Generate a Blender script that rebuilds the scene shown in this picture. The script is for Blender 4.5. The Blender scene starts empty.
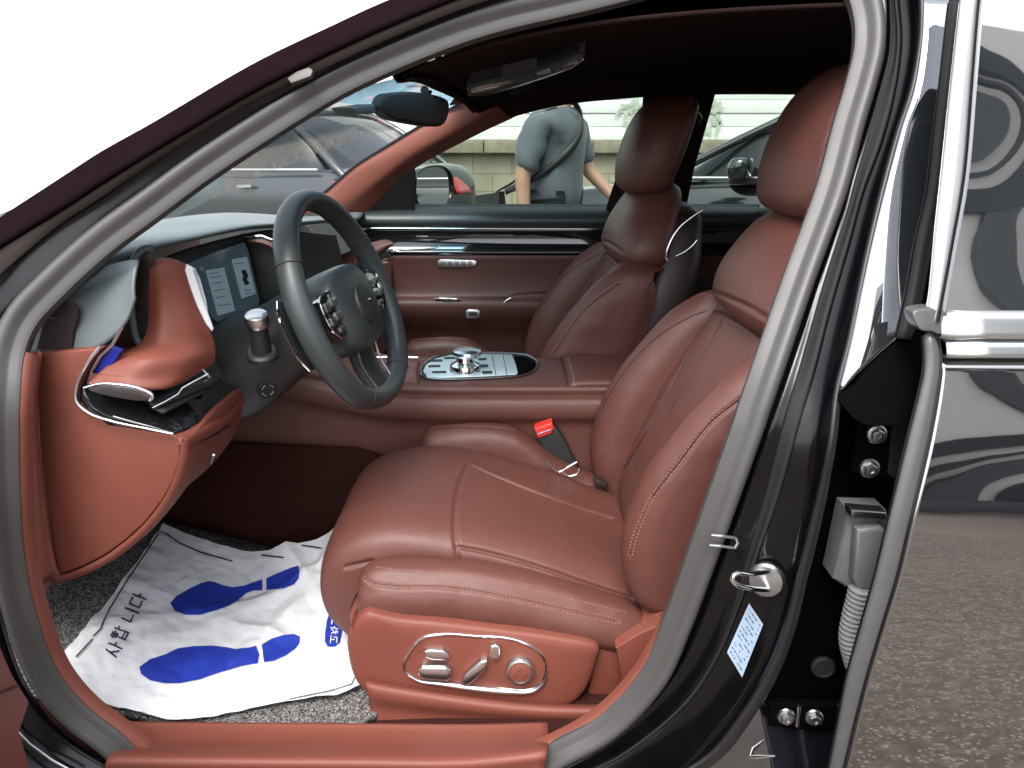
import bpy, bmesh, math, random
from mathutils import Vector as V, Matrix, noise
from mathutils.bvhtree import BVHTree
from mathutils.kdtree import KDTree
R = math.radians
random.seed(7)
sc = bpy.context.scene
COL = sc.collection

# ------------------------------------------------------------------ camera
CAM = V((0, -1.75, 1.25)); FPX = 773.0; PITCH = R(18)
CP, SP = math.cos(PITCH), math.sin(PITCH)
cd = bpy.data.cameras.new('camera'); cam = bpy.data.objects.new('camera', cd); COL.objects.link(cam)
cam.location = CAM; cam.rotation_euler = (R(90) - PITCH, 0, 0)
cd.sensor_width = 36; cd.lens = FPX / 1024 * 36; cd.clip_start = 0.02; cd.clip_end = 2000
sc.camera = cam

def ray(u, v):
    a = (u - 512) / FPX; b = (384 - v) / FPX
    return V((a, CP + SP * b, -SP + CP * b))
def at(u, v, Y):
    d = ray(u, v); return CAM + d * ((Y - CAM.y) / d.y)
def atx(u, v, X):
    d = ray(u, v); return CAM + d * (X / d.x)
def atz(u, v, Z):
    d = ray(u, v); return CAM + d * ((Z - CAM.z) / d.z)
def surf(u, v, fn, off=0.0):
    Y = -0.8
    for _ in range(12):
        p = at(u, v, Y); Y = 0.5 * Y + 0.5 * (fn(p.z) + off)
    return at(u, v, Y)
def Ybody(z):
    return -0.82 if z < 0.9 else -0.82 + (z - 0.9) * 0.5
def bod(u, v, off=0.0): return surf(u, v, Ybody, off)
def A(lst, Y=None):           # list of (u,v[,Y]) -> points
    return [at(p[0], p[1], p[2] if len(p) > 2 else Y) for p in lst]
def B(lst, off=0.0): return [bod(p[0], p[1], off) for p in lst]

# ------------------------------------------------------------------ curves
def cr(pts, n, closed=False, sub=12):
    pts = [V(p) for p in pts]
    if len(pts) < 2: return pts * n
    if len(pts) == 2 and not closed:
        return [pts[0].lerp(pts[1], i / (n - 1)) for i in range(n)]
    m = len(pts); dense = []
    segs = m if closed else m - 1
    for i in range(segs):
        if closed: p0, p1, p2, p3 = pts[(i - 1) % m], pts[i], pts[(i + 1) % m], pts[(i + 2) % m]
        else:
            p1, p2 = pts[i], pts[i + 1]
            p0 = pts[i - 1] if i > 0 else p1 * 2 - p2
            p3 = pts[i + 2] if i + 2 < m else p2 * 2 - p1
        d1 = max((p1 - p0).length, 1e-6) ** .5; d2 = max((p2 - p1).length, 1e-6) ** .5; d3 = max((p3 - p2).length, 1e-6) ** .5
        m1 = (p1 - p0) / d1 - (p2 - p0) / (d1 + d2) + (p2 - p1) / d2
        m2 = (p2 - p1) / d2 - (p3 - p1) / (d2 + d3) + (p3 - p2) / d3
        m1 *= d2; m2 *= d2
        for k in range(sub):
            t = k / sub; t2 = t * t; t3 = t2 * t
            dense.append(p1 * (2*t3-3*t2+1) + m1 * (t3-2*t2+t) + p2 * (-2*t3+3*t2) + m2 * (t3-t2))
    dense.append(pts[0] if closed else pts[-1])
    L = [0]
    for i in range(1, len(dense)): L.append(L[-1] + (dense[i] - dense[i-1]).length)
    tot = L[-1]; out = []; j = 0
    cnt = n if closed else n - 1
    for i in range(n):
        s = tot * i / cnt
        while j < len(L) - 2 and L[j+1] < s: j += 1
        seg = L[j+1] - L[j]; f = (s - L[j]) / seg if seg > 1e-9 else 0
        out.append(dense[j].lerp(dense[j+1], min(max(f, 0), 1)))
    return out

def poly(pts, n):              # resample straight polyline
    pts = [V(p) for p in pts]; L = [0]
    for i in range(1, len(pts)): L.append(L[-1] + (pts[i] - pts[i-1]).length)
    out = []; j = 0
    for i in range(n):
        s = L[-1] * i / (n - 1)
        while j < len(L) - 2 and L[j+1] < s: j += 1
        seg = L[j+1] - L[j]; out.append(pts[j].lerp(pts[j+1], (s - L[j]) / seg if seg > 1e-9 else 0))
    return out

# ------------------------------------------------------------------ object helpers
def mk(name, verts, faces, mat, parent=None, smooth=True, loc=None, sharp=None):
    me = bpy.data.meshes.new(name)
    me.from_pydata([tuple(v) for v in verts], [], faces); me.update()
    o = bpy.data.objects.new(name, me); COL.objects.link(o)
    if mat: me.materials.append(mat)
    if smooth:
        me.polygons.foreach_set('use_smooth', [True] * len(me.polygons))
        if sharp:
            me.set_sharp_from_angle(angle=R(sharp))
    if parent: o.parent = parent
    if loc is not None: o.location = loc
    return o
class MB:                      # mesh collector
    def __init__(s): s.v = []; s.f = []
    def add(s, v, f):
        k = len(s.v); s.v += [V(p) for p in v]; s.f += [tuple(i + k for i in q) for q in f]; return s
    def build(s, name, mat, parent=None, smooth=True, sharp=40, fix=True):
        o = mk(name, s.v, s.f, mat, parent, smooth)
        if fix:
            bm = bmesh.new(); bm.from_mesh(o.data); bmesh.ops.recalc_face_normals(bm, faces=bm.faces); bm.to_mesh(o.data); bm.free()
        if smooth and sharp: o.data.set_sharp_from_angle(angle=R(sharp))
        return o
def grid(P, cu=False, cv=False):
    nv = len(P); nu = len(P[0]); v = [p for r in P for p in r]; f = []
    for j in range(nv if cv else nv - 1):
        for i in range(nu if cu else nu - 1):
            a = j * nu + i; b = j * nu + (i + 1) % nu; c = ((j+1) % nv) * nu + (i + 1) % nu; d = ((j+1) % nv) * nu + i
            f.append((a, b, c, d))
    return v, f
def loftP(rows, nu, nv, closed=False, straight=False):
    rr = [(poly(r, nu) if straight else cr(r, nu, closed)) for r in rows]
    cols = [cr([r[i] for r in rr], nv) for i in range(nu)]
    return [[cols[i][j] for i in range(nu)] for j in range(nv)]
def loft(name, rows, mat, parent=None, nu=40, nv=24, thick=0.0, closed=False, cap=False, offset=-1, straight=False, sharp=None):
    P = loftP(rows, nu, nv, closed, straight)
    v, f = grid(P, cu=closed)
    if cap:
        for row in (0, nv - 1):
            c = sum((P[row][i] for i in range(nu)), V()) / nu
            k = len(v); v.append(c); b = row * nu
            for i in range(nu):
                q = (b + i, b + (i + 1) % nu, k); f.append(q if row else q[::-1])
    o = mk(name, v, f, mat, parent)
    bm = bmesh.new(); bm.from_mesh(o.data)
    if cap: bmesh.ops.remove_doubles(bm, verts=bm.verts, dist=1e-5); bmesh.ops.recalc_face_normals(bm, faces=bm.faces)
    bm.to_mesh(o.data); bm.free()
    if thick:
        # turn the sheet so that normals face the camera side, then give it thickness
        s = sum(1 if (CAM - p.center).dot(p.normal) > 0 else -1 for p in o.data.polygons)
        if s < 0: o.data.flip_normals()
        m = o.modifiers.new('solid', 'SOLIDIFY'); m.thickness = thick; m.offset = offset; m.use_even_offset = False
    if sharp: o.data.set_sharp_from_angle(angle=R(sharp))
    return o
def sweepP(path, prof, N, closed=False, scale=None):
    n = len(path); P = []
    for i in range(n):
        a = path[(i - 1) % n] if (closed or i > 0) else path[i]
        b = path[(i + 1) % n] if (closed or i < n - 1) else path[i]
        T = (b - a).normalized(); Nn = N[i] if isinstance(N, list) else N
        Nn = (Nn - T * Nn.dot(T)).normalized(); S = T.cross(Nn)
        k = scale[i] if scale else 1
        P.append([path[i] + S * (q[0] * k) + Nn * (q[1] * k) for q in prof])
    return P
def sweep(name, path, prof, N, mat, parent=None, closed=False, cprof=True, sharp=None, caps=True):
    P = sweepP(path, prof, N, closed)
    v, f = grid(P, cu=cprof, cv=closed)
    if caps and not closed and cprof:
        m = len(prof); f.append(tuple(range(m))[::-1]); f.append(tuple((len(P) - 1) * m + i for i in range(m)))
    o = MB().add(v, f).build(name, mat, parent, True, sharp)
    return o
def tubeVF(path, r, k=8, closed=False, caps=True):
    n = len(path); P = []; ref = None
    for i in range(n):
        a = path[(i - 1) % n] if (closed or i > 0) else path[i]
        b = path[(i + 1) % n] if (closed or i < n - 1) else path[i]
        T = (b - a)
        if T.length < 1e-9: T = V((0, 0, 1))
        T.normalize()
        if ref is None:
            ref = V((0, 0, 1)) if abs(T.z) < .9 else V((1, 0, 0))
        ref = (ref - T * ref.dot(T)).normalized(); S = T.cross(ref)
        rr = r[i] if isinstance(r, (list, tuple)) else r
        P.append([path[i] + (ref * math.cos(2*math.pi*j/k) + S * math.sin(2*math.pi*j/k)) * rr for j in range(k)])
    v, f = grid(P, cu=True, cv=closed)
    if caps and not closed: f.append(tuple(range(k))[::-1]); f.append(tuple((n - 1) * k + i for i in range(k)))
    return v, f
def tube(name, path, r, mat, parent=None, k=10, closed=False):
    return MB().add(*tubeVF([V(p) for p in path], r, k, closed)).build(name, mat, parent, True, 50)
def boxVF(c, s, rot=None, bev=0.0):
    bm = bmesh.new(); bmesh.ops.create_cube(bm, size=1)
    for v in bm.verts: v.co = V((v.co.x * s[0], v.co.y * s[1], v.co.z * s[2]))
    if bev: bmesh.ops.bevel(bm, geom=list(bm.edges), offset=bev, segments=3, profile=.5, affect='EDGES')
    M = rot if rot is not None else Matrix.Identity(3)
    vs = [M @ v.co + V(c) for v in bm.verts]; bm.verts.index_update()
    fs = [tuple(q.index for q in f.verts) for f in bm.faces]; bm.free(); return vs, fs
def box(name, c, s, mat, parent=None, rot=None, bev=0.0):
    return MB().add(*boxVF(c, s, rot, bev)).build(name, mat, parent, True, 35)
def latheVF(prof, o, axis, n=24):
    axis = V(axis).normalized(); x = V((0, 0, 1)) if abs(axis.z) < .9 else V((1, 0, 0))
    x = (x - axis * x.dot(axis)).normalized(); y = axis.cross(x); o = V(o)
    P = [[o + axis * h + (x * math.cos(2*math.pi*i/n) + y * math.sin(2*math.pi*i/n)) * r for i in range(n)] for r, h in prof]
    v, f = grid(P, cu=True); f.append(tuple(range(n))[::-1]); f.append(tuple((len(prof) - 1) * n + i for i in range(n)))
    return v, f
def lathe(name, prof, o, axis, mat, parent=None, n=28):
    return MB().add(*latheVF(prof, o, axis, n)).build(name, mat, parent, True, 35)
def plateVF(out, vec, bev=0.0):
    """solid from a 3-D outline, pushed back by vec, front edge bevelled"""
    bm = bmesh.new(); vs = [bm.verts.new(p) for p in out]; f = bm.faces.new(vs); vec = V(vec)
    r = bmesh.ops.extrude_face_region(bm, geom=[f])
    nv = [e for e in r['geom'] if isinstance(e, bmesh.types.BMVert)]
    for v in nv: v.co += vec
    bmesh.ops.recalc_face_normals(bm, faces=bm.faces)
    if bev:
        bm.edges.ensure_lookup_table(); s = set(vs)
        ed = [e for e in bm.edges if e.verts[0] in s and e.verts[1] in s]
        bmesh.ops.bevel(bm, geom=ed, offset=bev, segments=3, profile=.5, affect='EDGES')
    bmesh.ops.triangulate(bm, faces=[q for q in bm.faces if len(q.verts) > 4])
    bm.verts.index_update()
    v = [q.co.copy() for q in bm.verts]; fs = [tuple(q.index for q in f.verts) for f in bm.faces]; bm.free(); return v, fs
def plate(name, out, vec, mat, parent=None, bev=0.0, n=None, closed=True):
    out = cr(out, n, True) if n else [V(p) for p in out]
    return MB().add(*plateVF(out, vec, bev)).build(name, mat, parent, True, 30)
def stack(name, secs, mat, parent=None, nu=64, nv=48, p=2.6, world=True):
    """closed soft body from super-ellipse sections: (cx,cy,z,hx,hy[,exp])"""
    rows = []
    for s in secs:
        e = 2 / (s[5] if len(s) > 5 else p); ring = []
        for i in range(nu):
            t = 2 * math.pi * i / nu; c, q = math.cos(t), math.sin(t)
            ring.append(V((s[0] + math.copysign(abs(c) ** e, c) * s[3], s[1] + math.copysign(abs(q) ** e, q) * s[4], s[2] + (s[6] if len(s) > 6 else 0) * c)))
        rows.append(ring)
    cols = [cr([r[i] for r in rows], nv) for i in range(nu)]
    P = [[cols[i][j] for i in range(nu)] for j in range(nv)]
    v, f = grid(P, cu=True); f.append(tuple(range(nu))[::-1]); f.append(tuple((nv - 1) * nu + i for i in range(nu)))
    return MB().add(v, f).build(name, mat, parent, True, 60)
def bvh(o):
    me = o.data; return BVHTree.FromPolygons([v.co for v in me.vertices], [tuple(p.vertices) for p in me.polygons])
def proj(t, u, v, off=0.0, fall=None):
    d = ray(u, v).normalized(); h = t.ray_cast(CAM, d)
    if h[0] is None: return fall
    n = h[1] if h[1].dot(d) < 0 else -h[1]
    return h[0] + n * off
def drape(t, uv, n, off=0.0):
    P = cr([V((q[0], q[1], 0)) for q in uv], n); out = []
    for q in P:
        h = proj(t, q.x, q.y, off)
        if h is not None: out.append(h)
    return out
def groove(o, path, w=0.004, depth=0.004, puff=0.0):
    if len(path) < 2: return
    kd = KDTree(len(path))
    for i, p in enumerate(path): kd.insert(p, i)
    kd.balance(); me = o.data
    nn = [v.normal.copy() for v in me.vertices]
    for v in me.vertices:
        _, _, d = kd.find(v.co)
        if d < w * 6:
            v.co -= nn[v.index] * (depth * math.exp(-(d / w) ** 2) - puff * math.exp(-((d - 3 * w) / (1.6 * w)) ** 2))
    me.update()
def stitches(name, paths, mat, parent, step=0.0065, ln=0.0046, r=0.0007):
    mb = MB()
    for path in paths:
        if len(path) < 2: continue
        L = sum((path[i+1] - path[i]).length for i in range(len(path) - 1)); n = max(2, int(L / step)); q = cr(path, n + 1)
        for i in range(n):
            d = q[i+1] - q[i]
            if d.length < 1e-6 or d.length > step * 3: continue
            d.normalize(); mb.add(*tubeVF([q[i], q[i] + d * ln], r, 4))
    return mb.build(name, mat, parent, True, None) if mb.v else None
def decal(t, uv, sub=2, off=0.0012, n=None):
    """thin sheet of ink lying on a surface; outline in picture coordinates of the reference view"""
    if n: uv = [(q.x, q.y) for q in cr([V((a[0], a[1], 0)) for a in uv], n, True)]
    bm = bmesh.new(); f = bm.faces.new([bm.verts.new((a[0], a[1], 0)) for a in uv])
    bmesh.ops.triangulate(bm, faces=bm.faces)
    for _ in range(sub): bmesh.ops.subdivide_edges(bm, edges=[e for e in bm.edges if e.calc_length() > 3], cuts=1, use_grid_fill=True); bmesh.ops.triangulate(bm, faces=bm.faces)
    ok = {}
    vs = []; bm.verts.index_update()
    for v in bm.verts:
        h = proj(t, v.co.x, v.co.y, off); vs.append(h); ok[v.index] = h is not None
    fs = [tuple(q.index for q in f.verts) for f in bm.faces if all(ok[q.index] for q in f.verts)]
    bm.free(); return [p if p is not None else V((0, 0, 0.3)) for p in vs], fs
def empty(name, loc=(0, 0, 0), parent=None):
    o = bpy.data.objects.new(name, None); COL.objects.link(o); o.location = loc; o.empty_display_size = .2
    if parent: o.parent = parent
    return o
def tag(o, label=None, cat=None, group=None, kind=None):
    if label: o['label'] = label
    if cat: o['category'] = cat
    if group: o['group'] = group
    if kind: o['kind'] = kind
    return o
def copy_tree(o, parent=None, off=None):
    c = o.copy(); COL.objects.link(c)
    if parent is not None: c.parent = parent
    if off is not None: c.location = o.location + V(off)
    for ch in list(o.children): copy_tree(ch, c)
    return c

# ------------------------------------------------------------------ materials
def pm(name, col, rough=.5, metal=0, ior=1.5, coat=0, spec=None, bump=None, var=None, emis=None, sheen=0, coat_ior=1.5):
    m = bpy.data.materials.new(name); m.use_nodes = True; nt = m.node_tree; b = nt.nodes['Principled BSDF']
    b.inputs['Base Color'].default_value = (*col, 1); b.inputs['Roughness'].default_value = rough
    b.inputs['Metallic'].default_value = metal; b.inputs['IOR'].default_value = ior
    b.inputs['Coat Weight'].default_value = coat; b.inputs['Coat Roughness'].default_value = .03; b.inputs['Coat IOR'].default_value = coat_ior
    if spec is not None: b.inputs['Specular IOR Level'].default_value = spec
    if sheen: b.inputs['Sheen Weight'].default_value = sheen; b.inputs['Sheen Roughness'].default_value = .4
    tc = nt.nodes.new('ShaderNodeTexCoord')
    if var:                      # (scale, amount, rough variation)
        nz = nt.nodes.new('ShaderNodeTexNoise'); nz.inputs['Scale'].default_value = var[0]; nz.inputs['Detail'].default_value = 6; nz.inputs['Roughness'].default_value = .65
        nt.links.new(tc.outputs['Object'], nz.inputs['Vector'])
        rp = nt.nodes.new('ShaderNodeMapRange'); rp.inputs['From Min'].default_value = .3; rp.inputs['From Max'].default_value = .7
        rp.inputs['To Min'].default_value = 1 - var[1]; rp.inputs['To Max'].default_value = 1 + var[1]
        nt.links.new(nz.outputs['Fac'], rp.inputs['Value'])
        mx = nt.nodes.new('ShaderNodeVectorMath'); mx.operation = 'SCALE'; mx.inputs[0].default_value = col
        nt.links.new(rp.outputs['Result'], mx.inputs['Scale']); nt.links.new(mx.outputs[0], b.inputs['Base Color'])
        if len(var) > 2:
            r2 = nt.nodes.new('ShaderNodeMapRange'); r2.inputs['From Min'].default_value = .3; r2.inputs['From Max'].default_value = .7
            r2.inputs['To Min'].default_value = rough - var[2]; r2.inputs['To Max'].default_value = rough + var[2]
            nt.links.new(nz.outputs['Fac'], r2.inputs['Value']); nt.links.new(r2.outputs['Result'], b.inputs['Roughness'])
    if bump:                     # (kind, scale, strength, dist)
        if bump[0] == 'voro':
            t = nt.nodes.new('ShaderNodeTexVoronoi'); t.feature = 'DISTANCE_TO_EDGE'; o = 'Distance'
        else:
            t = nt.nodes.new('ShaderNodeTexNoise'); t.inputs['Detail'].default_value = 5; o = 'Fac'
        t.inputs['Scale'].default_value = bump[1]; nt.links.new(tc.outputs['Object'], t.inputs['Vector'])
        bp = nt.nodes.new('ShaderNodeBump'); bp.inputs['Strength'].default_value = bump[2]; bp.inputs['Distance'].default_value = bump[3]
        nt.links.new(t.outputs[o], bp.inputs['Height']); nt.links.new(bp.outputs['Normal'], b.inputs['Normal'])
    if emis: b.inputs['Emission Color'].default_value = (*emis[:3], 1); b.inputs['Emission Strength'].default_value = emis[3]
    return m
def glass_mat(name, tint, refl=.06, rough=0.0):
    m = bpy.data.materials.new(name); m.use_nodes = True; nt = m.node_tree; nt.nodes.clear()
    o = nt.nodes.new('ShaderNodeOutputMaterial'); t = nt.nodes.new('ShaderNodeBsdfTransparent'); t.inputs[0].default_value = (*tint, 1)
    g = nt.nodes.new('ShaderNodeBsdfGlossy'); g.inputs['Roughness'].default_value = rough
    mx = nt.nodes.new('ShaderNodeMixShader'); fr = nt.nodes.new('ShaderNodeFresnel'); fr.inputs[0].default_value = 1.45
    nt.links.new(fr.outputs[0], mx.inputs[0]); nt.links.new(t.outputs[0], mx.inputs[1]); nt.links.new(g.outputs[0], mx.inputs[2]); nt.links.new(mx.outputs[0], o.inputs[0])
    return m
M = {}
M['leather'] = pm('red_brown_leather', (.094, .034, .026), .48, spec=.42, bump=('voro', 330, .45, .0011), var=(3, .07, .06))
M['leather_p'] = pm('red_brown_plastic', (.150, .042, .027), .55, spec=.4, bump=('noise', 700, .35, .0007), var=(2.5, .05, .05))
M['leather_d'] = pm('deep_red_trim', (.070, .023, .018), .55, bump=('noise', 900, .15, .0004))
M['stitch'] = pm('stitch_thread', (.27, .13, .10), .6)
M['seam'] = pm('dark_seam', (.03, .01, .01), .7)
M['dashpad'] = pm('blue_grey_soft_pad', (.088, .108, .112), .48, bump=('noise', 700, .2, .0005), var=(4, .06, .05))
M['wheel'] = pm('charcoal_leather', (.032, .038, .040), .42, bump=('voro', 700, .2, .0004), var=(5, .08, .05))
M['pillar'] = pm('dark_maroon_black_gloss', (.008, .0045, .005), .7, spec=.0, bump=('noise', 500, .08, .0003), var=(5, .1, .05))
M['dark'] = pm('dark_plastic', (.018, .020, .021), .45, bump=('noise', 800, .15, .0004))
M['mirror_back'] = pm('dark_mirror_back', (.004,.0022,.002), .5, spec=.2)
M['dark2'] = pm('black_matte_plastic', (.007, .007, .0075), .6)
M['trimgrey'] = pm('brown_grey_trim', (.022, .0165, .0155), .65, spec=.2, bump=('noise', 600, .15, .0004), var=(6, .08))
M['seal'] = pm('grey_rubber_seal', (.048, .046, .045), .48, bump=('noise', 500, .1, .0004), var=(9, .08, .05))
M['lining'] = pm('dark_headliner', (.020, .0115, .0105), .95, spec=.03, bump=('noise', 900, .3, .0006), var=(4, .1))
M['paint'] = pm('black_car_paint', (.006, .006, .009), .07, ior=1.9, coat=1.0, coat_ior=1.7)
M['paint_door'] = pm('black_car_paint_polished', (.005, .005, .006), .005, ior=2.8, coat=1.0, coat_ior=1.9)
M['jamb'] = pm('black_jamb_paint', (.003, .0026, .0034), .18, ior=1.33, coat=.10, var=(30, .3, .05))
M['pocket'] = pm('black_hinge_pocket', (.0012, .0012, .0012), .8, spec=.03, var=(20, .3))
M['piano'] = pm('piano_black', (.008, .009, .010), .06, ior=1.5, coat=.5)
M['chrome'] = pm('bright_chrome', (.78, .79, .80), .10, metal=1)
M['satin'] = pm('satin_silver', (.62, .64, .65), .28, metal=1)
M['steel'] = pm('grey_steel', (.32, .32, .33), .32, metal=1, var=(60, .15))
M['plate'] = pm('pale_control_plate', (.58, .68, .70), .25, metal=.3)
M['screen'] = pm('dim_screen', (.008, .011, .014), .16, spec=.3, emis=(.12, .19, .24, .05))
M['screen_lit'] = pm('screen_tile', (.02, .025, .03), .3, spec=.2, emis=(.30, .42, .50, .09))
M['blue_sheet'] = pm('plain_dark_blue', (.012, .02, .22), .25)  # even dark blue for the small sheet beside the vent
M['carpet'] = pm('black_red_carpet', (.030, .0095, .0075), .95, spec=.1, bump=('noise', 350, .8, .003))
M['paper'] = pm('white_paper', (.66, .67, .69), .75, bump=('noise', 40, .4, .006), var=(9, .075))
M['ink'] = pm('blue_ink', (.010, .030, .30), .6, var=(30, .15))
M['ink_k'] = pm('navy_ink', (.018, .02, .05), .7)
M['rubber'] = pm('black_rubber', (.012, .011, .012), .7, spec=.25)
M['edge'] = pm('grey_painted_edge', (.06, .06, .063), .35, var=(25, .1))
M['edgedark'] = pm('dark_pillar_edge', (.012, .011, .013), .35, spec=.3)
M['connector'] = pm('grey_connector_plastic', (.11, .115, .12), .4, var=(40, .1))
M['bellows'] = pm('pale_bellows', (.22, .22, .22), .45)
M['edgebright'] = pm('bright_painted_edge', (.40, .40, .41), .22, metal=.5, coat=.4)
M['dark_maroon'] = pm('dark_maroon_plastic', (.022,.011,.011), .5)
M['trim_glare'] = pm('white_painted_chrome_glare', (.66, .67, .69), .28)  # white base colour stands in for the bright reflection on chrome
M['tint'] = glass_mat('clear_tinted_glass', (.68, .735, .70))
M['wind'] = glass_mat('windshield_glass', (.80, .88, .87))
M['shade'] = glass_mat('blue_shade_band', (.36, .60, .74))
M['darkglass'] = pm('dark_car_window', (.01, .013, .014), .04, ior=1.5)
M['glassblk'] = pm('dark_reflective_glass', (.012, .014, .016), .01, ior=3.8, coat=1.0, coat_ior=1.8)
M['redplastic'] = pm('red_button', (.55, .03, .02), .35)
M['sticker'] = pm('pale_blue_sticker', (.26, .34, .43), .5)
M['tailred'] = pm('red_lamp_lens', (.45, .012, .02), .12, coat=.6)
M['mirror'] = pm('mirror_glass', (.85, .87, .86), .01, metal=1)
M['lampglass'] = pm('lamp_lens', (.45, .40, .38), .15, coat=.5)

def wavy(m, sc_, st):
    nt = m.node_tree; b = nt.nodes['Principled BSDF']; tc = nt.nodes.new('ShaderNodeTexCoord'); n = nt.nodes.new('ShaderNodeTexNoise'); n.inputs['Scale'].default_value = sc_; n.inputs['Detail'].default_value = 2
    bp = nt.nodes.new('ShaderNodeBump'); bp.inputs['Strength'].default_value = st; bp.inputs['Distance'].default_value = .02
    nt.links.new(tc.outputs['Object'], n.inputs['Vector']); nt.links.new(n.outputs['Fac'], bp.inputs['Height']); nt.links.new(bp.outputs[0], b.inputs['Normal']); nt.links.new(bp.outputs[0], b.inputs['Coat Normal'])
wavy(M['paint_door'], 3.6, .13); wavy(M['glassblk'], 3.2, .20)
# ================================================================== the car
car = empty('parked_car', (0, 0, 0))
tag(car, 'black sedan with its front door standing open on a red-brown leather cabin', 'car')

def Nbody(p): return V((0, -1, .5 if p.z > .9 else .05)).normalized()

# ---- grey door-opening seal
SEAL = [(554,757),(607,727),(654,677),(679,622),(696,576),(729,484),(764,384),(800,280),(832,192),(850,125),(862,85),(870,50),(869,15),(857,-15),
        (820,-36),(760,-42),(690,-30),(620,-12),(562,2),(506,15),(456,30),(381,60),(331,84),(256,130),(200,167),(150,204),(100,241),(50,287),(22,318),(8,352),
        (3,400),(3,480),(9,560),(24,625),(46,678),(78,716),(112,742),(165,790),(350,802),(480,800),(528,778)]
sealP = cr(B(SEAL), 260, True)
sealN = [Nbody(p) for p in sealP]
prof = [(-.021,-.012),(-.022,.001),(-.017,.0045),(-.0095,.0055),(-.006,.0075),(-.003,.0135),(.003,.018),(.009,.0185),(.0145,.0145),(.0175,.007),(.017,-.003),(.011,-.012)]
sweep('door_seal', sealP, prof, sealN, M['seal'], car, closed=True, sharp=50)

# inner trim strips running along the seal
def sub(path, u0, u1): return path
def strip(name, uv, prof, mat, off=0.0, n=60, taper=0):
    P = cr(B(uv, off), n); S = [1 if i < n - taper else 1 - .75 * ((i - n + taper + 1) / taper) for i in range(n)]
    v, f = grid(sweepP(P, prof, [Nbody(q) for q in P], False, S)); return MB().add(v, f).build(name, mat, car, True, 60)
SL = SEAL
strip('pillar_trim', SL[13:30], [(-.016,.0),(-.0195,-.002),(-.021,-.008),(-.019,-.014),(-.012,-.020)], M['trimgrey'], n=90)
strip('cowl_trim', SL[29:36]+[(126,752),(150,775)], [(-.016,.0),(-.023,-.001),(-.028,-.008),(-.028,-.02)], M['leather_p'])
strip('pillar_lower_trim', [(520,768)]+SL[:6], [(-.017,.001),(-.022,-.001),(-.025,-.008),(-.025,-.02)], M['leather_p'], taper=30)

# ---- front (A) pillar: outer gloss face, matte landing face, dark recess
L3 = [(-60,372),(-10,332),(25,295),(60,263),(100,227),(150,191),(256,117),(331,74),(381,50),(456,19),(540,-8),(640,-36),(760,-66)]
L2 = [(-60,345),(-10,300),(20,262),(60,229),(100,203),(150,170),(256,108),(331,70),(381,47),(456,16),(540,-13),(640,-42),(760,-75)]
L2b= [(-60,330),(-10,285),(20,258),(60,225),(100,199),(150,165),(256,101),(331,66),(381,43),(456,12),(540,-16),(640,-46),(760,-80)]
L1 = [(-60,292),(-10,255),(20,236),(60,212),(100,186),(150,155),(256,92),(331,54),(381,31),(456,0),(540,-30),(640,-60),(760,-95)]
LO = [(-60,260),(-10,224),(20,204),(60,178),(100,152),(150,124),(256,62),(331,26),(381,3),(456,-26),(540,-55),(640,-85),(760,-115)]
loft('door_frame', [B(L3,-.002), B(L3,-.012), B(L2,-.026), B(L2b,-.032)], M['jamb'], car, 80, 12)
loft('pillar_landing', [B(L2b,-.034), B([(a, b-.5*(b-d)) for (a,b),(c,d) in zip(L2b, L1)], -.040), B(L1,-.044)], M['trimgrey'], car, 80, 8, thick=.006)
LM = [(a, .5*(b+d)) for (a,b),(c,d) in zip(L1, LO)]
fp = loft('front_pillar', [B(L1,-.046), B([(a, b-3) for a,b in L1],-.052), B(LM,-.045), B([(a,b+4) for a,b in LO],-.012), B(LO,.01), B([(a+6,b+2) for a,b in LO],.08)], M['pillar'], car, 80, 20, thick=.004)
# small raised grey spot on the landing face
P0 = bod(300,75,-.046)
lc = MB(); Pq = [bod(*q,-.046) for q in ((287,78),(297,71),(309,67),(313,70),(311,76),(300,80),(291,83))]
lc.add(*plateVF(Pq, V((0,.006,-.003)), .001)); lc.build('pillar_spot', M['seal'], car)

# ---- centre (B) pillar
M0 = [(885,-30),(888,0),(888,50),(878,90),(868,125),(852,175),(843,210),(819,280),(796,350),(772,420),(747,490),(722,560),(704,612),(682,660),(655,698),(610,738),(560,768),(480,790)]
M0b= [(888,-30),(891,0),(891,50),(881,90),(871,125),(856,175),(847,210),(824,280),(804,350),(784,420),(766,490),(746,560),(731,612),(712,660),(684,702),(640,742),(585,773),(500,796)]
M1 = [(897,-30),(898,0),(901,40),(895,90),(882,140),(863,192),(850,240),(830,310),(812,380),(795,440),(778,500),(758,556),(740,606),(721,652),(693,696),(648,737),(598,768),(510,792)]
M1b= [(905,-30),(908,0),(911,40),(904,90),(890,140),(872,192),(858,245),(838,320),(822,390),(812,450),(803,510),(790,570),(776,622),(760,665),(736,706),(700,748),(660,780),(560,810)]
M2 = [(917,-30),(919,0),(918,40),(909,90),(896,130),(879,192),(864,255),(846,342),(834,390),(828,440),(818,490),(806,540),(796,580),(783,630),(766,672),(739,716),(705,756),(620,800)]
M2b= [(922,-30),(922,0),(920,40),(912,90),(899,130),(882,192),(867,255),(849,342),(837,390),(831,440),(822,490),(811,540),(801,580),(789,630),(773,672),(746,718),(712,760),(630,806)]
M3 = [(955,-30),(950,0),(941,80),(935,130),(928,192),(917,240),(908,290),(898,335)]
cp = loft('center_pillar', [B([(a-14,b-4) for a,b in M0],.012), B(M0,.004), B(M0,-.006), B(M0b,-.008), B(M1,-.020), B(M1b,-.030), B(M2,-.060), B(M2b,-.068)], M['jamb'], car, 110, 36, thick=.003)
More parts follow.
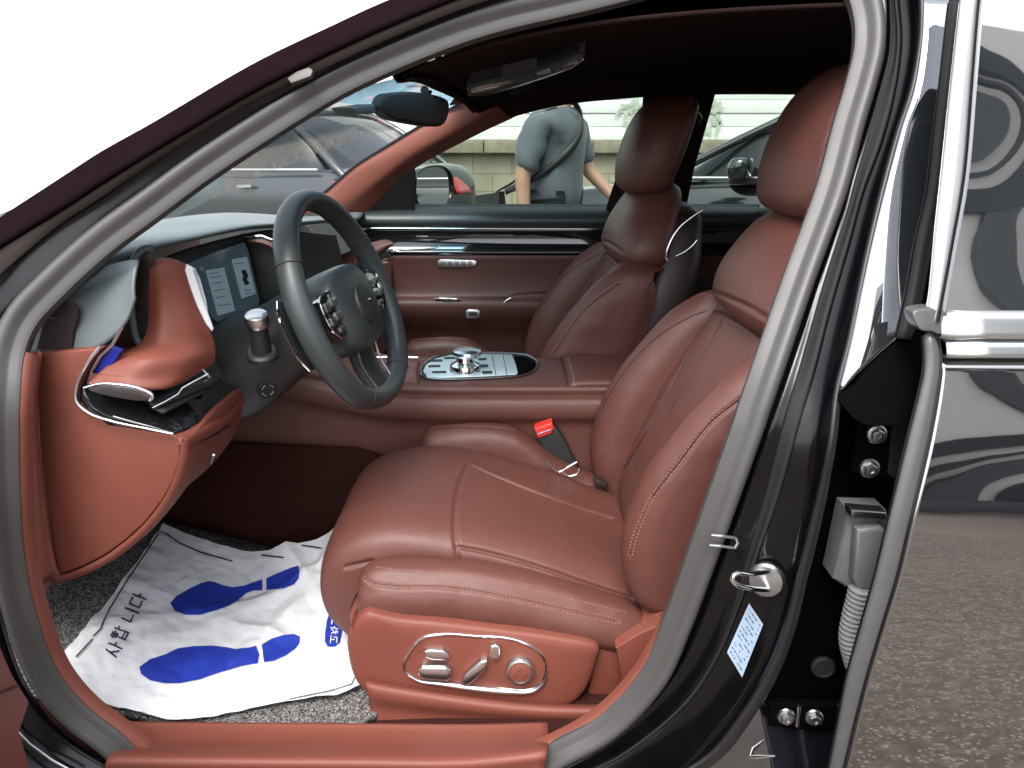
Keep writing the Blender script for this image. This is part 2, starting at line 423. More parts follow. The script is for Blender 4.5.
loft('pillar_edge_strip', [B(M0b,-.0105), B([(a+4,b+1) for a,b in M0b],-.0145), B([(a-3,b) for a,b in M1],-.0245), B(M1,-.0235)], M['rubber'], cp, 110, 10, thick=.002)
loft('pillar_outer_edge', [B([(a-1,b) for a,b in M2],-.062), B([(a+2,b) for a,b in M2],-.0705), B([(a+5,b+1) for a,b in M2b],-.068), B([(a+6,b+1) for a,b in M2b],-.05)], M['edgedark'], cp, 110, 10, thick=.002)
gl = [(M2b[i][0]+1, M2b[i][1]) for i in range(1,9)]
gr = [M3[1],(947,25),(941,80),(935,130),(928,192),(917,240),(908,290),(897,338)]
mid = [((a+c)/2, (b+d)/2) for (a,b),(c,d) in zip(gl, gr)]
loft('pillar_cover', [B(gl,-.066), B([(a+1,b) for a,b in gl],-.0735), B([(a+3,b) for a,b in gl],-.0745), B(mid,-.0775), B(gr,-.0775)], M['glassblk'], cp, 60, 14, thick=.003)
loft('pillar_rubber', [B([(a-1,b) for a,b in gr],-.078), B([(a+5,b) for a,b in gr],-.088), B([(a+12,b+2) for a,b in gr],-.084), B([(a+16,b+2) for a,b in gr],-.06)], M['rubber'], cp, 60, 10, thick=.003)
# hinge pocket (dark box between the pillar and the rear door)
pk = [M2b[7],(837,390),(831,440),(822,490),(811,540),(801,580),(789,630),(773,672),(760,700)]
pr = [(925,330),(925,390),(922,440),(910,490),(900,540),(890,580),(878,630),(868,672),(860,700)]
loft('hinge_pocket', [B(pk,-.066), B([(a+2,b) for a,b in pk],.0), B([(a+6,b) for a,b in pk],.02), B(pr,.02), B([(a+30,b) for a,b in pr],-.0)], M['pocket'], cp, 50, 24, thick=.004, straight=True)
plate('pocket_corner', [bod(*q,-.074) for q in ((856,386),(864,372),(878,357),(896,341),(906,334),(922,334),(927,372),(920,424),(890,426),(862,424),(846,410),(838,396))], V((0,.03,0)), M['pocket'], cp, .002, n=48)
loft('sill_cover', [[bod(u,v,.012) for u,v in ((660,700),(720,702),(790,704),(870,706))], [bod(u,v,-.004) for u,v in ((640,735),(715,738),(790,740),(860,742))], [bod(u,v,-.03) for u,v in ((620,800),(715,805),(790,810),(850,815))]], M['paint'], car, 24, 14, thick=.004)
# lower sill face under the pillar
loft('sill_panel', [[bod(u,v,-.01) for u,v in ((20,700),(60,748),(110,775),(200,790),(350,795),(480,793),(560,775))],
                    [bod(u,v,-.05) for u,v in ((0,735),(48,782),(110,805),(200,815),(350,818),(480,815),(620,800))],
                    [bod(u,v,-.09) for u,v in ((0,790),(48,840),(110,860),(200,870),(350,870),(480,870),(640,830))]], M['jamb'], car, 60, 14, thick=.004)
loft('door_frame_corner', [[bod(u,v,-.004) for u,v in ((-14,380),(-14,480),(-8,560),(8,635),(30,690),(68,737),(120,768))],
                    [bod(u,v,-.03) for u,v in ((-40,380),(-40,480),(-30,580),(-10,660),(14,720),(50,770),(110,800))],
                    [bod(u,v,-.034) for u,v in ((-70,380),(-70,480),(-70,600),(-60,690),(-30,760),(20,800),(90,840))]], M['jamb'], car, 50, 12, thick=.003)
tube('jamb_edge_line', B([(14,728),(30,744),(52,760),(80,775)],-.042), .0022, M['satin'], car)

# ---- fittings on the centre pillar
def bolt(o, ax, r, par):
    mb = MB(); ax = V(ax).normalized(); o = V(o)
    mb.add(*latheVF([(r*1.35,0),(r*1.4,.002),(r*1.2,.004),(r*.9,.0045)], o, ax, 20))
    mb.add(*latheVF([(r*.95,.004),(r*.95,.010),(r*.8,.0115),(r*.45,.0118),(r*.4,.0095)], o, ax, 6))
    return mb.build('hinge_bolt', M['steel'], par, True, 30)
st0 = bod(752,582,-.052)
stk = lathe('striker', [(.024,-.006),(.024,.002),(.021,.0055),(.012,.0065)], bod(766,580,-.036), (-.38,-.92,.1), M['steel'], cp, 32)
q = [bod(768,590,-.045), bod(748,588,-.075), bod(735,584,-.088), bod(732,578,-.090), bod(735,574,-.088), bod(750,574,-.075), bod(768,572,-.045)]
tube('striker_loop', cr(q, 30), .0033, M['chrome'], stk, 10)
bk = bod(723,543,-.012)
bx = MB()
for (a,b,c,d) in ((712,535,736,538),(710,545,735,548)):
    bx.add(*tubeVF([bod(a,b,-.026), bod(a+10,b+1,-.034), bod(c,d,-.030)], .0018, 8))
bx.add(*tubeVF([bod(736,538,-.030), bod(738,543,-.032), bod(735,548,-.030)], .0018, 8)); bx.build('wire_clip', M['satin'], cp)
tcp = bvh(cp)
stv, stf = decal(tcp, [(749,603),(763,624),(742,677),(727,652)], 3, .001)
stick = MB().add(stv, stf).build('information_sticker', M['sticker'], cp, False, None, False)
mb = MB(); rnd = random.Random(3)
def lerp2(a, b, t): return (a[0] + (b[0]-a[0])*t, a[1] + (b[1]-a[1])*t)
for i in range(11):
    t = .06 + i * .085; a = lerp2((749,603),(727,652), t); b = lerp2((763,624),(742,677), t); s = .1
    while s < .88:
        w = rnd.choice((.05,.09,.16)); e = min(s + w, .9); p, q2 = lerp2(a, b, s), lerp2(a, b, e)
        if rnd.random() < .72:
            d = (-.5, .9); v, f = decal(tcp, [p, q2, (q2[0]+d[0], q2[1]+d[1]), (p[0]+d[0], p[1]+d[1])], 0, .0016); mb.add(v, f)
        s = e + .05
mb.build('sticker_print', M['ink_k'], stick, False, None, False)
# hinges
def hinge(uvs, bolts, slot=None):
    h = plate('door_hinge', [bod(*q2,-.014) for q2 in uvs], V((0,.012,0)), M['pocket'], cp, .003)
    for b in bolts: bolt(bod(*b,-.016), (-.15,-1,.12), .0092, h)
    return h
h1 = hinge(((859,419),(908,424),(901,482),(896,482),(852,472)), ((876,434),(869,468)))
h2 = hinge(((768,703),(838,705),(836,731),(812,732),(770,727)), ((786,716),(814,717)))
tube('hinge_slot', B([(799,706),(797,726)],-.017), .003, M['steel'], h2)
plate('hinge_bracket', [bod(*q2,-.016) for q2 in ((893,424),(910,427),(900,482),(888,474))], V((0,.02,0)), M['rubber'], h1, .002)
# connector with bellows
cn = plate('wiring_connector', [bod(*q2,-.034) for q2 in ((849,511),(888,512),(889,522),(862,590),(846,588),(834,580))], V((0,.04,0)), M['connector'], cp, .006)
plate('connector_cover', [bod(*q2,-.050) for q2 in ((857,530),(882,527),(890,534),(884,590),(860,591),(853,580))], V((0,.02,0)), M['connector'], cn, .006)
plate('connector_cap', [bod(*q2,-.050) for q2 in ((851,510),(887,513),(889,521),(852,518))], V((0,.02,0)), M['steel'], cn, .003)
pb = [bod(u,v,-.040) for u,v in ((862,586),(858,602),(853,620),(850,640),(855,665))]
mb = MB(); pth = cr(pb, 72); rr = [.0165 * (1 if (i // 2) % 2 else .74) * (1 - .0022 * i) for i in range(72)]
mb.add(*tubeVF(pth, rr, 18)); mb.build('connector_bellows', M['bellows'], cn, True, 25)
lathe('pocket_plug', [(.017,-.002),(.017,.003),(.013,.0055),(.011,.004)], bod(823,667,.012), (-.1,-1,.1), M['rubber'], cp, 24)
tube('pocket_pin', [bod(742,757,.0), bod(758,757,-.02), bod(775,756,-.03)], [.002,.003,.001], M['satin'], cp)

# ---- rear door (outer skin, glass, bright strips)
def Ydoor(z):
    if z >= 1.02: return -.885 + (z - 1.02) * .30
    pts = [(1.02,-.885),(.95,-.908),(.88,-.927),(.80,-.942),(.70,-.952),(.60,-.955),(.5,-.951),(.4,-.938),(.3,-.915),(.2,-.88)]
    for (z0,y0),(z1,y1) in zip(pts, pts[1:]):
        if z >= z1: return y0 + (y1-y0) * (z0-z)/(z0-z1)
    return -.88
def door(u, v, off=0.0): return surf(u, v, Ydoor, off)
def door3(x, z, off=0.0): return V((x, Ydoor(z) + off, z))
Elow = [(941,356),(941,372),(939,390),(932,430),(920,484),(909,530),(898,576),(883,626),(868,676),(856,722),(845,768),(830,830),(815,900)]
rows = []
e3 = cr([door(u, v) for u, v in Elow], 48)
zs = [p.z for p in e3]
xe = [p.x for p in e3]
YS = cr([V((0, Ydoor(z), z)) for z in (1.02,.95,.88,.80,.70,.60,.5,.4,.3,.2)], 60)
def ysm(z):
    for a, b in zip(YS, YS[1:]):
        if a.z >= z >= b.z: return a.y + (b.y-a.y)*(a.z-z)/max(a.z-b.z,1e-6)
    return Ydoor(z)
P = []
for x_ in [0,.0015,.004,.0055,.008,.012,.019] + [.03*i for i in range(1,45)]:
    w = (x_ / 1.3)
    P.append([V((xx + x_, ysm(z) + (.004 if x_ == 0 else .001 if x_ == .0015 else 0) - .018 * math.sin(min(w,1) * math.pi * .5) * 1.0, z)) for xx, z in zip(xe, zs)])
v, f = grid(P)
rd = MB().add(v, f).build('rear_door', M['paint_door'], car, True, 60)
m_ = rd.modifiers.new('solid', 'SOLIDIFY'); m_.thickness = .003; m_.offset = -1
# door edge band
E0 = [(960,-10),(959,0),(950,80),(940,175),(934,230),(927,300),(922,322)]
E1 = [(985,-10),(983,0),(976,80),(968,175),(957,240),(946,300),(942,322)]
E0l= [(921,336),(922,352),(922,370),(918,390),(908,430),(895,484),(884,530),(873,576),(859,626),(845,676),(836,722),(827,768),(815,820),(800,890)]
E1l= [(934,330),(941,345),(942,370),(939,390),(932,430),(920,484),(909,530),(898,576),(883,626),(868,676),(856,722),(845,768),(830,830),(815,900)]
def band(name, a, b, off, mat, n=60):
    mdl = [((p[0]+q2[0])/2, (p[1]+q2[1])/2) for p, q2 in zip(a, b)]
    return loft(name, [[door(u+3,v,off+.03) for u,v in a], [door(u,v,off+.006) for u,v in a], [door(u+2,v,off-.001) for u,v in a], [door(u,v,off-.006) for u,v in mdl], [door(u-2,v,off-.004) for u,v in b], [door(u,v,off+.001) for u,v in b], [door(u+1,v,off+.012) for u,v in b]], mat, rd, n, 20, thick=.002)
band('door_window_frame', E0, E1, -.010, M['edgebright'])
band('door_edge', E0l, E1l, -.002, M['edge'])
for o_, a, b in (('frame_gap', E0, E1),):
    P1 = [door(u-4, v, -.0185) for u, v in b]; tube('frame_bead', cr(P1, 50), .0018, M['jamb'], rd, 6)
    P1 = [door(u-.5, v, -.014) for u, v in b]; tube('frame_bead', cr(P1, 50), .0022, M['satin'], rd, 6)
tube('edge_bead', cr([door(u-1, v, -.0065) for u, v in E1l], 80), .0016, M['jamb'], rd, 6)
tube('edge_bead', cr([door(u+1, v, -.004) for u, v in E0l], 80), .0014, M['jamb'], rd, 6)
# end of frame rubber corner
plate('frame_corner', [door(*q2,-.016) for q2 in ((913,312),(927,308),(947,310),(948,325),(941,335),(932,332),(922,331),(915,323))], V((0,.02,0)), M['edge'], rd, .003, n=36)
# glass
x0b = door(945,308).x; x0t = door(984,-10).x
zb = door(960,308).z
G = []
for i in range(14):
    t = i / 13; z = zb - .01 + t * .46; xs = door(945,308).x + (x0t - x0b) * min(t * 1.12, 1.2) - .006
    G.append([V((xs + .05 * k, -.885 + (z-1.02)*.30 + .004 - .03*(t-.5)**2*-1 - .010*math.sin(k/26*math.pi/2), z)) for k in range(28)])
v, f = grid(G); wg = MB().add(v, f).build('window_glass', M['glassblk'], rd, True, None)
# belt strips
def strip_h(name, v0, v1, off, mat, u0=941):
    za, zb_ = door(u0+20, v0).z, door(u0+20, v1).z; xs = door(u0, (v0+v1)/2).x
    rows = []
    for zz, oo in ((za, .004), (za-.001, -.004), (za*.6+zb_*.4, -.007), (zb_+.001, -.005), (zb_, .004)):
        rows.append([V((xs + .05*k, Ydoor(zz) + off + oo - .010*math.sin(k/26*math.pi/2), zz)) for k in range(28)])
    return loft(name, rows, mat, rd, 28, 16, thick=.002)
strip_h('belt_chrome_strip', 309, 336, -.010, M['satin'], 934)
strip_h('belt_chrome_lip', 338, 356, -.006, M['satin'], 941)

# ---- open front door (its trim edge shows at the lower left)
fd_out = [atx(*q2, -.62) for q2 in ((4,650),(14,674),(31,701),(21,731),(32,768),(45,830))] + [V((-.62,-1.3,.22)), V((-.62,-1.9,.25)), V((-.62,-1.95,.9)), V((-.62,-1.3,1.0)), V((-.62,-1.0,1.0))] + [atx(*q2,-.62) for q2 in ((-60,520),(-14,600))]
fd = plate('front_door', fd_out, V((-.05, 0, 0)), M['leather_p'], car, .006)
plate('door_outer_shell', [p + V((-.052, .0, 0)) for p in fd_out], V((-.06, 0, 0)), M['paint'], fd, .004)
tube('door_trim_seam', [atx(u, v, -.6185) for u, v in ((-60,705),(0,693),(18,686))], .0015, M['seam'], fd, 6)

# ---- red scuff plate on the sill
sc_rows = [[(118,721,-.752),(200,722,-.752),(350,723,-.752),(470,724,-.752),(547,722,-.752)],
           [(118,727,-.762),(200,728,-.762),(350,729,-.762),(470,730,-.762),(548,727,-.762)],
           [(114,740,-.790),(200,741,-.79),(350,741,-.79),(470,741,-.79),(548,737,-.79)],
           [(109,756,-.842),(200,757,-.842),(350,758,-.842),(470,758,-.842),(547,750,-.842)],
           [(106,762,-.850),(200,763,-.850),(350,764,-.85),(470,764,-.85),(546,757,-.85)],
           [(104,772,-.848),(200,773,-.848),(350,774,-.848),(470,774,-.848),(545,765,-.848)],
           [(100,790,-.846),(200,792,-.846),(350,794,-.846),(470,794,-.846),(540,785,-.846)]]
loft('sill_scuff_plate', [A(r) for r in sc_rows], M['leather_p'], car, 50, 40, thick=.004)

# ================================================================== cabin shell
def Yfar(z): return .74 - (z - 1.0) * .40
def far(u, v, off=0.0): return surf(u, v, lambda z: Yfar(z), off)
def farl(lst, off=0.0): return [far(p[0], p[1], off) for p in lst]
# roof lining
def zl(x, y):
    zc = 1.345 + .10 * (1 - math.exp(-(x + .16) / .24)) - (.045 * max(0, x - 1.0) ** 1.3)
    return zc - (.042 if y > 0 else .022) * (abs(y) / .58) ** 2.6
RX = [-.16,-.1,0,.12,.25,.4,.6,.8,1.0,1.3,1.6,2.0]
RY = [-.545,-.52,-.45,-.3,-.15,0,.15,.3,.45,.54,.585]
def fx(x, y): return x + (.05 * (max(0, y) / .5) ** 1.5 if x < -.05 else 0)
lin = loft('roof_lining', [[V((fx(x, y), y, zl(x, y))) for x in RX] for y in RY], M['lining'], car, 60, 50, thick=.006, offset=-1)
loft('roof_panel', [[V((x-.03, y*1.04, zl(x, y)+.05)) for x in RX] for y in RY], M['paint'], car, 50, 40, thick=.003)
loft('windshield_header', [[V((fx(-.145,y),y,zl(-.145,y)-.004)) for y in RY[:-1]], [V((fx(-.165,y),y,zl(-.16,y)-.004)) for y in RY[:-1]], [V((fx(-.172,y),y,zl(-.16,y)+.01)) for y in RY[:-1]], [V((-.18,y,zl(-.16,y)+.05)) for y in RY[:-1]]], M['lining'], car, 40, 12, thick=.004)
# windshield
def ws(t, y):
    xt, zt = fx(-.185, y) + .03*(max(0,-y)/.5)**2, zl(-.16, y) + .005
    xb, zb2 = -1.18 + .22*(abs(y)/.68)**2, 1.0
    yy = y * (1 + .2 * t)
    return V((xt + (xb-xt)*t, yy, zt + (zb2-zt)*t + .03*math.sin(math.pi*t)))
wsY = [-.56,-.4,-.2,0,.2,.4,.545]
wsh = loft('windshield', [[ws(t,y) for t in (.16,.3,.5,.75,1)] for y in wsY], M['wind'], car, 24, 30)
loft('shade_band', [[ws(t,y) for t in (0,.08,.16)] for y in wsY], M['shade'], wsh, 8, 30)
# far A pillar
AU = [(296,214),(327,192),(356,167),(388,147),(421,127),(448,112),(474,97)]
AC = [(335,214),(357,198),(385,176),(412,156),(448,136),(478,119),(500,108)]
AL = [(368,216),(384,197),(398,181),(416,167),(454,146),(490,128),(512,118)]
loft('windshield_pillar_trim', [farl(AU,.0), farl([(a+3,b+1) for a,b in AU],-.012), farl([(a-6,b-3) for a,b in AC],-.034), farl(AC,-.036), farl([(a-4,b-2) for a,b in AL],-.012), farl(AL,.0), farl([(a+1,b) for a,b in AL],.03)], M['leather_p'], car, 40, 30, thick=.004)
tube('pillar_trim_edge', cr(farl([(a-1,b-1) for a,b in AU],-.003), 30), .004, M['rubber'], car, 6)
# far roof rail above the windows
RU = [(466,92),(500,80),(560,66),(620,55),(680,48),(760,40),(900,35),(1050,30)]
RL = [(486,130),(507,119),(561,105),(614,99),(680,95),(760,94),(900,96),(1050,100)]
loft('roof_rail_trim', [[V((-.17,.50,zl(-.15,.5)))]+[V((x,.53,zl(x,.53)-.002)) for x in (-.05,.1,.3,.5,.8,1.2,1.7)], farl(RU,-.01), farl([(a,b-6) for a,b in RL],-.012), farl(RL,.0), farl(RL,.035)], M['lining'], car, 50, 20, thick=.006)
# far B pillar
BL_ = [(644,92),(643,103),(641,118),(629,150),(617,177),(607,207),(600,235)]
BR_ = [(716,90),(714,97),(710,112),(702,140),(694,168),(686,207),(680,235)]
loft('center_pillar_trim', [farl(BL_,.035), farl(BL_,.0), farl([(a+8,b) for a,b in BL_],-.025), farl([(a-8,b) for a,b in BR_],-.025), farl(BR_,.0), farl(BR_,.035)], M['lining'], car, 30, 16, thick=.005)
tube('belt_guide', [far(699,124,-.028), far(702,118,-.032), far(699,112,-.028)], .003, M['chrome'], car, 8)
# corner fillets of the far windows
plate('rear_pillar_trim', farl([(830,92),(900,92),(1100,100),(1100,230),(860,230),(850,150)],-.0), V((0,.03,0)), M['lining'], car, .004)

# ---- passenger door
def hline(v, Y, u0=352, u1=760, dv=0):
    return [at(u0 + (u1-u0)*i/8, v + dv*i/8, Y) for i in range(9)]
pd_ = loft('passenger_door', [hline(204,.775), hline(206,.765), hline(209,.735), hline(214,.705), hline(220,.692), hline(225,.696), hline(227,.705), hline(229,.712)], M['wheel'], car, 40, 30, thick=.02)
tube('door_chrome_strip', hline(228.2,.706,366,640,1.0), .0028, M['chrome'], pd_, 8)
loft('door_gloss_panel', [hline(229.5,.709), hline(238,.712), hline(247,.706), hline(250,.700)], M['piano'], pd_, 40, 14, thick=.01)
bl_ = loft('door_gloss_ledge', [hline(249,.704,372), hline(250,.695,372), hline(253,.69,378), hline(256,.70,384)], M['piano'], pd_, 40, 10, thick=.01)
loft('door_leather_panel', [hline(253,.708,386), hline(256,.697,387), hline(265,.700,388), hline(280,.704,388), hline(294,.700,388), hline(299,.690,388)], M['leather_d'], pd_, 50, 26, thick=.01)
loft('door_armrest', [hline(296,.700,380), hline(299,.668,380), hline(302,.655,380), hline(306,.652,380), hline(314,.657,380), hline(322,.672,380), hline(336,.700,375), hline(352,.71,375), hline(390,.715,375)], M['leather_d'], pd_, 50, 40, thick=.01)
vb = plate('seat_switch_panel', A([(438,261),(441,259.5),(474,260),(477,262),(476,266),(473,267),(440,267),(437,265)],.694), V((0,.02,0)), M['satin'], pd_, .002)
for i in range(5): plate('seat_switch', A([(441.5+i*6.6,261.2),(446+i*6.6,261.2),(446+i*6.6,265.2),(441.5+i*6.6,265.2)],.691), V((0,.006,0)), M['steel'], vb, .001)
hb = plate('window_switch', A([(434,299),(440,297.5),(456,298),(462,301),(456,303),(437,303)],.655), V((0,.02,0)), M['chrome'], pd_, .002)
plate('window_switch_key', A([(442,299),(453,299.2),(452,301.8),(443,301.8)],.652), V((0,.006,0)), M['dark'], hb, .0015)
db = plate('door_button', A([(466,311),(469,309.5),(477,309.5),(480,311),(480,317),(478,318.5),(468,318.5),(466,317)],.652), V((0,.02,0)), M['satin'], pd_, .002)
plate('door_button_key', A([(469,312),(477,312),(477,316),(469,316)],.649), V((0,.006,0)), M['dark'], db, .001)
plate('armrest_pull', A([(505,302),(513,296),(530,294),(590,292.5),(640,292),(640,303),(560,303.5),(512,304)],.66), V((0,.06,0)), M['leather_d'], pd_, .006)
tube('armrest_pull_edge', A([(504,303),(507,300),(511,298)],.655), .003, M['satin'], pd_, 8)
plate('door_brand_plate', A([(416,236),(428,236),(428,237.5),(416,237.5)],.708), V((0,.004,0)), M['steel'], pd_, .0005)
tube('gloss_ledge_line', A([(386,251),(420,249),(436,248),(440,245.5)],.692), .002, M['satin'], pd_, 6)
# glass of the two far windows
fg = [(330,214),(384,197),(416,167),(454,146),(507,119),(561,105),(616,98),(650,96),(650,120),(633,150),(620,178),(608,214)]
plate('window_glass', farl(fg,.035), V((0,.004,0)), M['tint'], pd_)
rpd = loft('rear_passenger_door', [hline(207,.775,676,1000), hline(208,.76,676,1000), hline(212,.73,676,1000), hline(219,.705,676,1000), hline(222,.70,676,1000), hline(223,.71,676,1000), hline(240,.71,676,1000), hline(300,.70,676,1000), hline(360,.70,676,1000)], M['dark'], car, 40, 30, thick=.02)
tube('door_chrome_strip', hline(229.5,.705,686,900), .0014, M['steel'], rpd, 6)
plate('window_glass', farl([(684,214),(694,168),(706,125),(716,92),(1000,92),(1000,214)],.035), V((0,.004,0)), M['tint'], rpd)
plate('quarter_sail', farl([(360,214),(372,196),(398,176),(414,167),(416,182),(414,214)],-.004), V((0,.02,0)), M['dark2'], pd_, .003)

# ---- passenger side mirror outside the far window
mc = at(433,188,.97); mn = V((.90,-.42,.02)).normalized(); mu = V((0,0,1)); mu = (mu - mn*mu.dot(mn)).normalized(); ml = mu.cross(mn)
def sel(a, b, k=40, p=2.6):
    return [(math.copysign(abs(math.cos(t))**(2/p), math.cos(t))*a, math.copysign(abs(math.sin(t))**(2/p), math.sin(t))*b) for t in [2*math.pi*i/k for i in range(k)]]
rows = []
for (s, d) in ((1,.0),(1.02,.006),(1.0,.012),(.93,.006),(.92,-.004)):
    rows.append([mc + ml*x*s + mu*y*s + mn*d for x, y in sel(.128,.074)])
shell = [[mc + ml*x*s + mu*y*s + mn*d for x, y in sel(.128,.074)] for s, d in ((.2,-.10),(.6,-.09),(.9,-.05),(1.0,-.01),(1,.0))] + rows[1:]
mir = loft('side_mirror', shell, M['piano'], car, 48, 40, closed=True, cap=True)
plate('mirror_glass', [mc + ml*x*.925 + mu*y*.925 + mn*.001 for x, y in sel(.128,.074,48)], -mn*.004, M['mirror'], mir)
plate('mirror_arm', [mc + ml*x + mu*y - mn*.03 for x, y in ((-.10,-.06),(.10,-.07),(.22,-.10),(.22,-.14),(-.02,-.12))], -mn*.05, M['piano'], mir, .004)

# ---- interior mirror and overhead lamp unit
mo = A([(383,100),(388,94),(404,91.5),(425,93),(443,97),(449,101),(450,108),(447,121),(442,126),(434,126.5),(412,123),(392,118),(384,112),(381.5,106)], -.03)
im = plate('rear_view_mirror', mo, V((-.03,.045,.0)), M['mirror_back'], car, .006, n=44)
tube('mirror_stem', [at(424,100,.0), at(428,90,.02), V((-.185,.0,1.335))], .010, M['dark2'], im, 10)
plate('mirror_sensor_cover', A([(352,108),(362,106),(380,104),(388,112),(372,114),(358,114)],.0), V((-.05,.02,0)), M['dark2'], car, .003)
tl = bvh(lin)
def onl(u, v, off=.004): return proj(tl, u, v, off) or at(u, v, 0)
oc = plate('overhead_lamp', [onl(*q2,.022) for q2 in ((463,80),(468,74),(500,66),(535,58),(560,50),(578,42),(584,42),(582,48),(570,58),(545,68),(510,79),(475,86),(465,85))], V((0,.0,.03)), M['dark'], car, .004)
for q4 in (((467,79),(474,76),(520,66),(522,70),(480,80),(469,82)), ((534,61),(548,57),(550,61),(538,65)), ((561,53),(576,46),(577,49),(565,56))):
    plate('lamp_lens', [onl(*q2,.028) for q2 in q4], V((0,0,.01)), M['lampglass'], oc, .001)
tube('lamp_edge', [onl(*q2,.025) for q2 in ((465,84),(480,85),(512,77),(545,66),(570,56),(582,46))], .002, M['satin'], oc, 6)
plate('lining_label', [onl(*q2,.003) for q2 in ((507,88),(533,82),(536,88),(510,96))], V((0,0,.003)), M['trimgrey'], car)

# ================================================================== dashboard
hood = {-.66:(-.570,1.072), -.62:(-.545,1.088), -.45:(-.518,1.090), -.28:(-.489,1.087), -.15:(-.463,1.077), .1:(-.43,1.058), .4:(-.42,1.03), .72:(-.46,1.015)}
rows = [[V((-1.2,-.74,.97)), V((-.9,-.735,1.0)), V((-.72,-.73,1.012)), V((-.62,-.725,1.01)), V((-.605,-.722,1.0)), V((-.61,-.72,.98)), V((-.66,-.72,.96))]]
for y, (xh, zh) in hood.items():
    rows.append([V((-1.2,y,.98)), V((-.9,y,1.012)), V((xh-.17,y,zh-.014)), V((xh-.03,y,zh)), V((xh,y,zh-.004)), V((xh-.004,y,zh-.009)), V((xh-.05,y,zh-.012))])
dash = loft('dashboard', rows, M['dashpad'], car, 60, 80, thick=.004)
# end of the pad turning down to the red side panel
loft('dash_pad_end', [A([(8,372),(34,352),(62,351.5),(92,350),(112,338),(127,320),(134,299)],-.722), A([(10,360),(38,336),(66,330),(94,326),(112,314),(125,300),(133,284)],-.716),
                      A([(20,335),(50,310),(76,296),(98,288),(115,280),(127,272),(136,265)],-.70), A([(30,318),(58,296),(82,278),(104,267),(120,262),(130,260),(139,258)],-.66)], M['dashpad'], dash, 40, 24, thick=.004)
plate('defroster_grille', A([(36,349.5),(42,326),(53,307),(64,301),(73,304),(78,311),(77,320),(73,332),(72,349.8)],-.7245), V((0,.006,0)), M['trimgrey'], dash, .002)
# dark end of the instrument hood
plate('hood_end', A([(135,262),(139,253),(146,249),(153,251),(155,264),(152,290),(153,330),(152,349),(145,349),(138,343),(134,322),(132,292),(133,275)],-.645), V((-.02,.03,0)), M['dark_maroon'], dash, .006, n=40)
tube('hood_rim', cr(A([(152,248),(145,248.5),(138,253),(133,263),(130.5,290),(132,318),(137,339),(145,349)],-.648), 40), .0055, M['dashpad'], dash, 10)
# display surround and screens
bz = [[V((-.575,-.63,1.052)),V((-.54,-.45,1.066)),V((-.51,-.28,1.067)),V((-.487,-.15,1.062)),V((-.46,.05,1.03)),V((-.45,.25,1.0))], [V((-.55,-.63,.99)),V((-.525,-.45,1.0)),V((-.502,-.28,.995)),V((-.478,-.15,.99)),V((-.455,.05,.97)),V((-.44,.25,.95))], [V((-.53,-.63,.93)),V((-.512,-.45,.925)),V((-.49,-.28,.92)),V((-.468,-.15,.91)),V((-.44,.05,.90)),V((-.43,.25,.90))]]
dsp = loft('display_surround', bz, M['dark2'], dash, 60, 24, thick=.01)
tb = bvh(dsp)
def onb(lst, off): return [proj(tb, u, v, off) or at(u, v, -.4) for u, v in lst]
scn = plate('display_screen', onb([(189,264),(215,252),(243,243),(246,250),(258,302),(256,306),(216,322),(211,318)],.004), V((-.004,.002,0)), M['screen'], dash, .0008)
plate('screen_tile', onb([(203,271),(221,268),(232,311),(215,316)],.0062), V((-.001,0,0)), M['screen_lit'], scn)
plate('screen_tile', onb([(229,260),(244,257),(253,294),(239,299)],.0062), V((-.001,0,0)), M['screen_lit'], scn)
for (u_, v_, w_) in ((206,274,9),(206.5,278,12),(208,284,10),(210,291,12),(212,298,9),(214,306,13),(232,264,8),(241,291,7),(242,294,9)):
    plate('screen_text', onb([(u_,v_),(u_+w_,v_-w_*.16),(u_+w_+.2,v_+.7-w_*.16),(u_+.2,v_+.7)],.0074), V((-.001,0,0)), M['screen'], scn)
ci = plate('screen_car_icon', onb([(238,271),(242,270),(245,277),(243,279),(246,284),(242,286),(239,279),(240,277)],.0074), V((-.001,0,0)), M['dark2'], scn)
for q4 in (((196,267),(199,266.5),(200,271),(197,272)), ((203,290),(206,289.5),(207,295),(204,295.5))):
    plate('screen_icon', onb(q4,.0074), V((-.001,0,0)), M['satin'], scn)
tube('display_lower_trim', onb([(216,327),(236,319),(256,309)],.008), .003, M['satin'], dash, 8)
# right wing of the instrument hood, bright upper edge
plate('hood_wing', A([(245,238),(260,236),(277,242),(284,255),(291,275),(298,300),(275,306),(262,303),(254,270)],-.26), V((-.03,.06,0)), M['dark2'], dash, .006)
loft('hood_wing_face', [A([(246,238),(262,238),(277,244),(285,258),(292,276)],-.27), A([(247,242),(261,243),(273,249),(280,262),(287,278)],-.275)], M['leather'], dash, 20, 6, thick=.004)
tube('hood_wing_edge', A([(245,236.5),(262,236),(277,242),(285,256),(291,274)],-.272), .0026, M['chrome'], dash, 8)
# second display beyond
plate('center_display', A([(262,238),(282,231),(300,226),(302,262),(285,270),(270,262)],-.02), V((-.02,.0,0)), M['screen'], dash, .002)
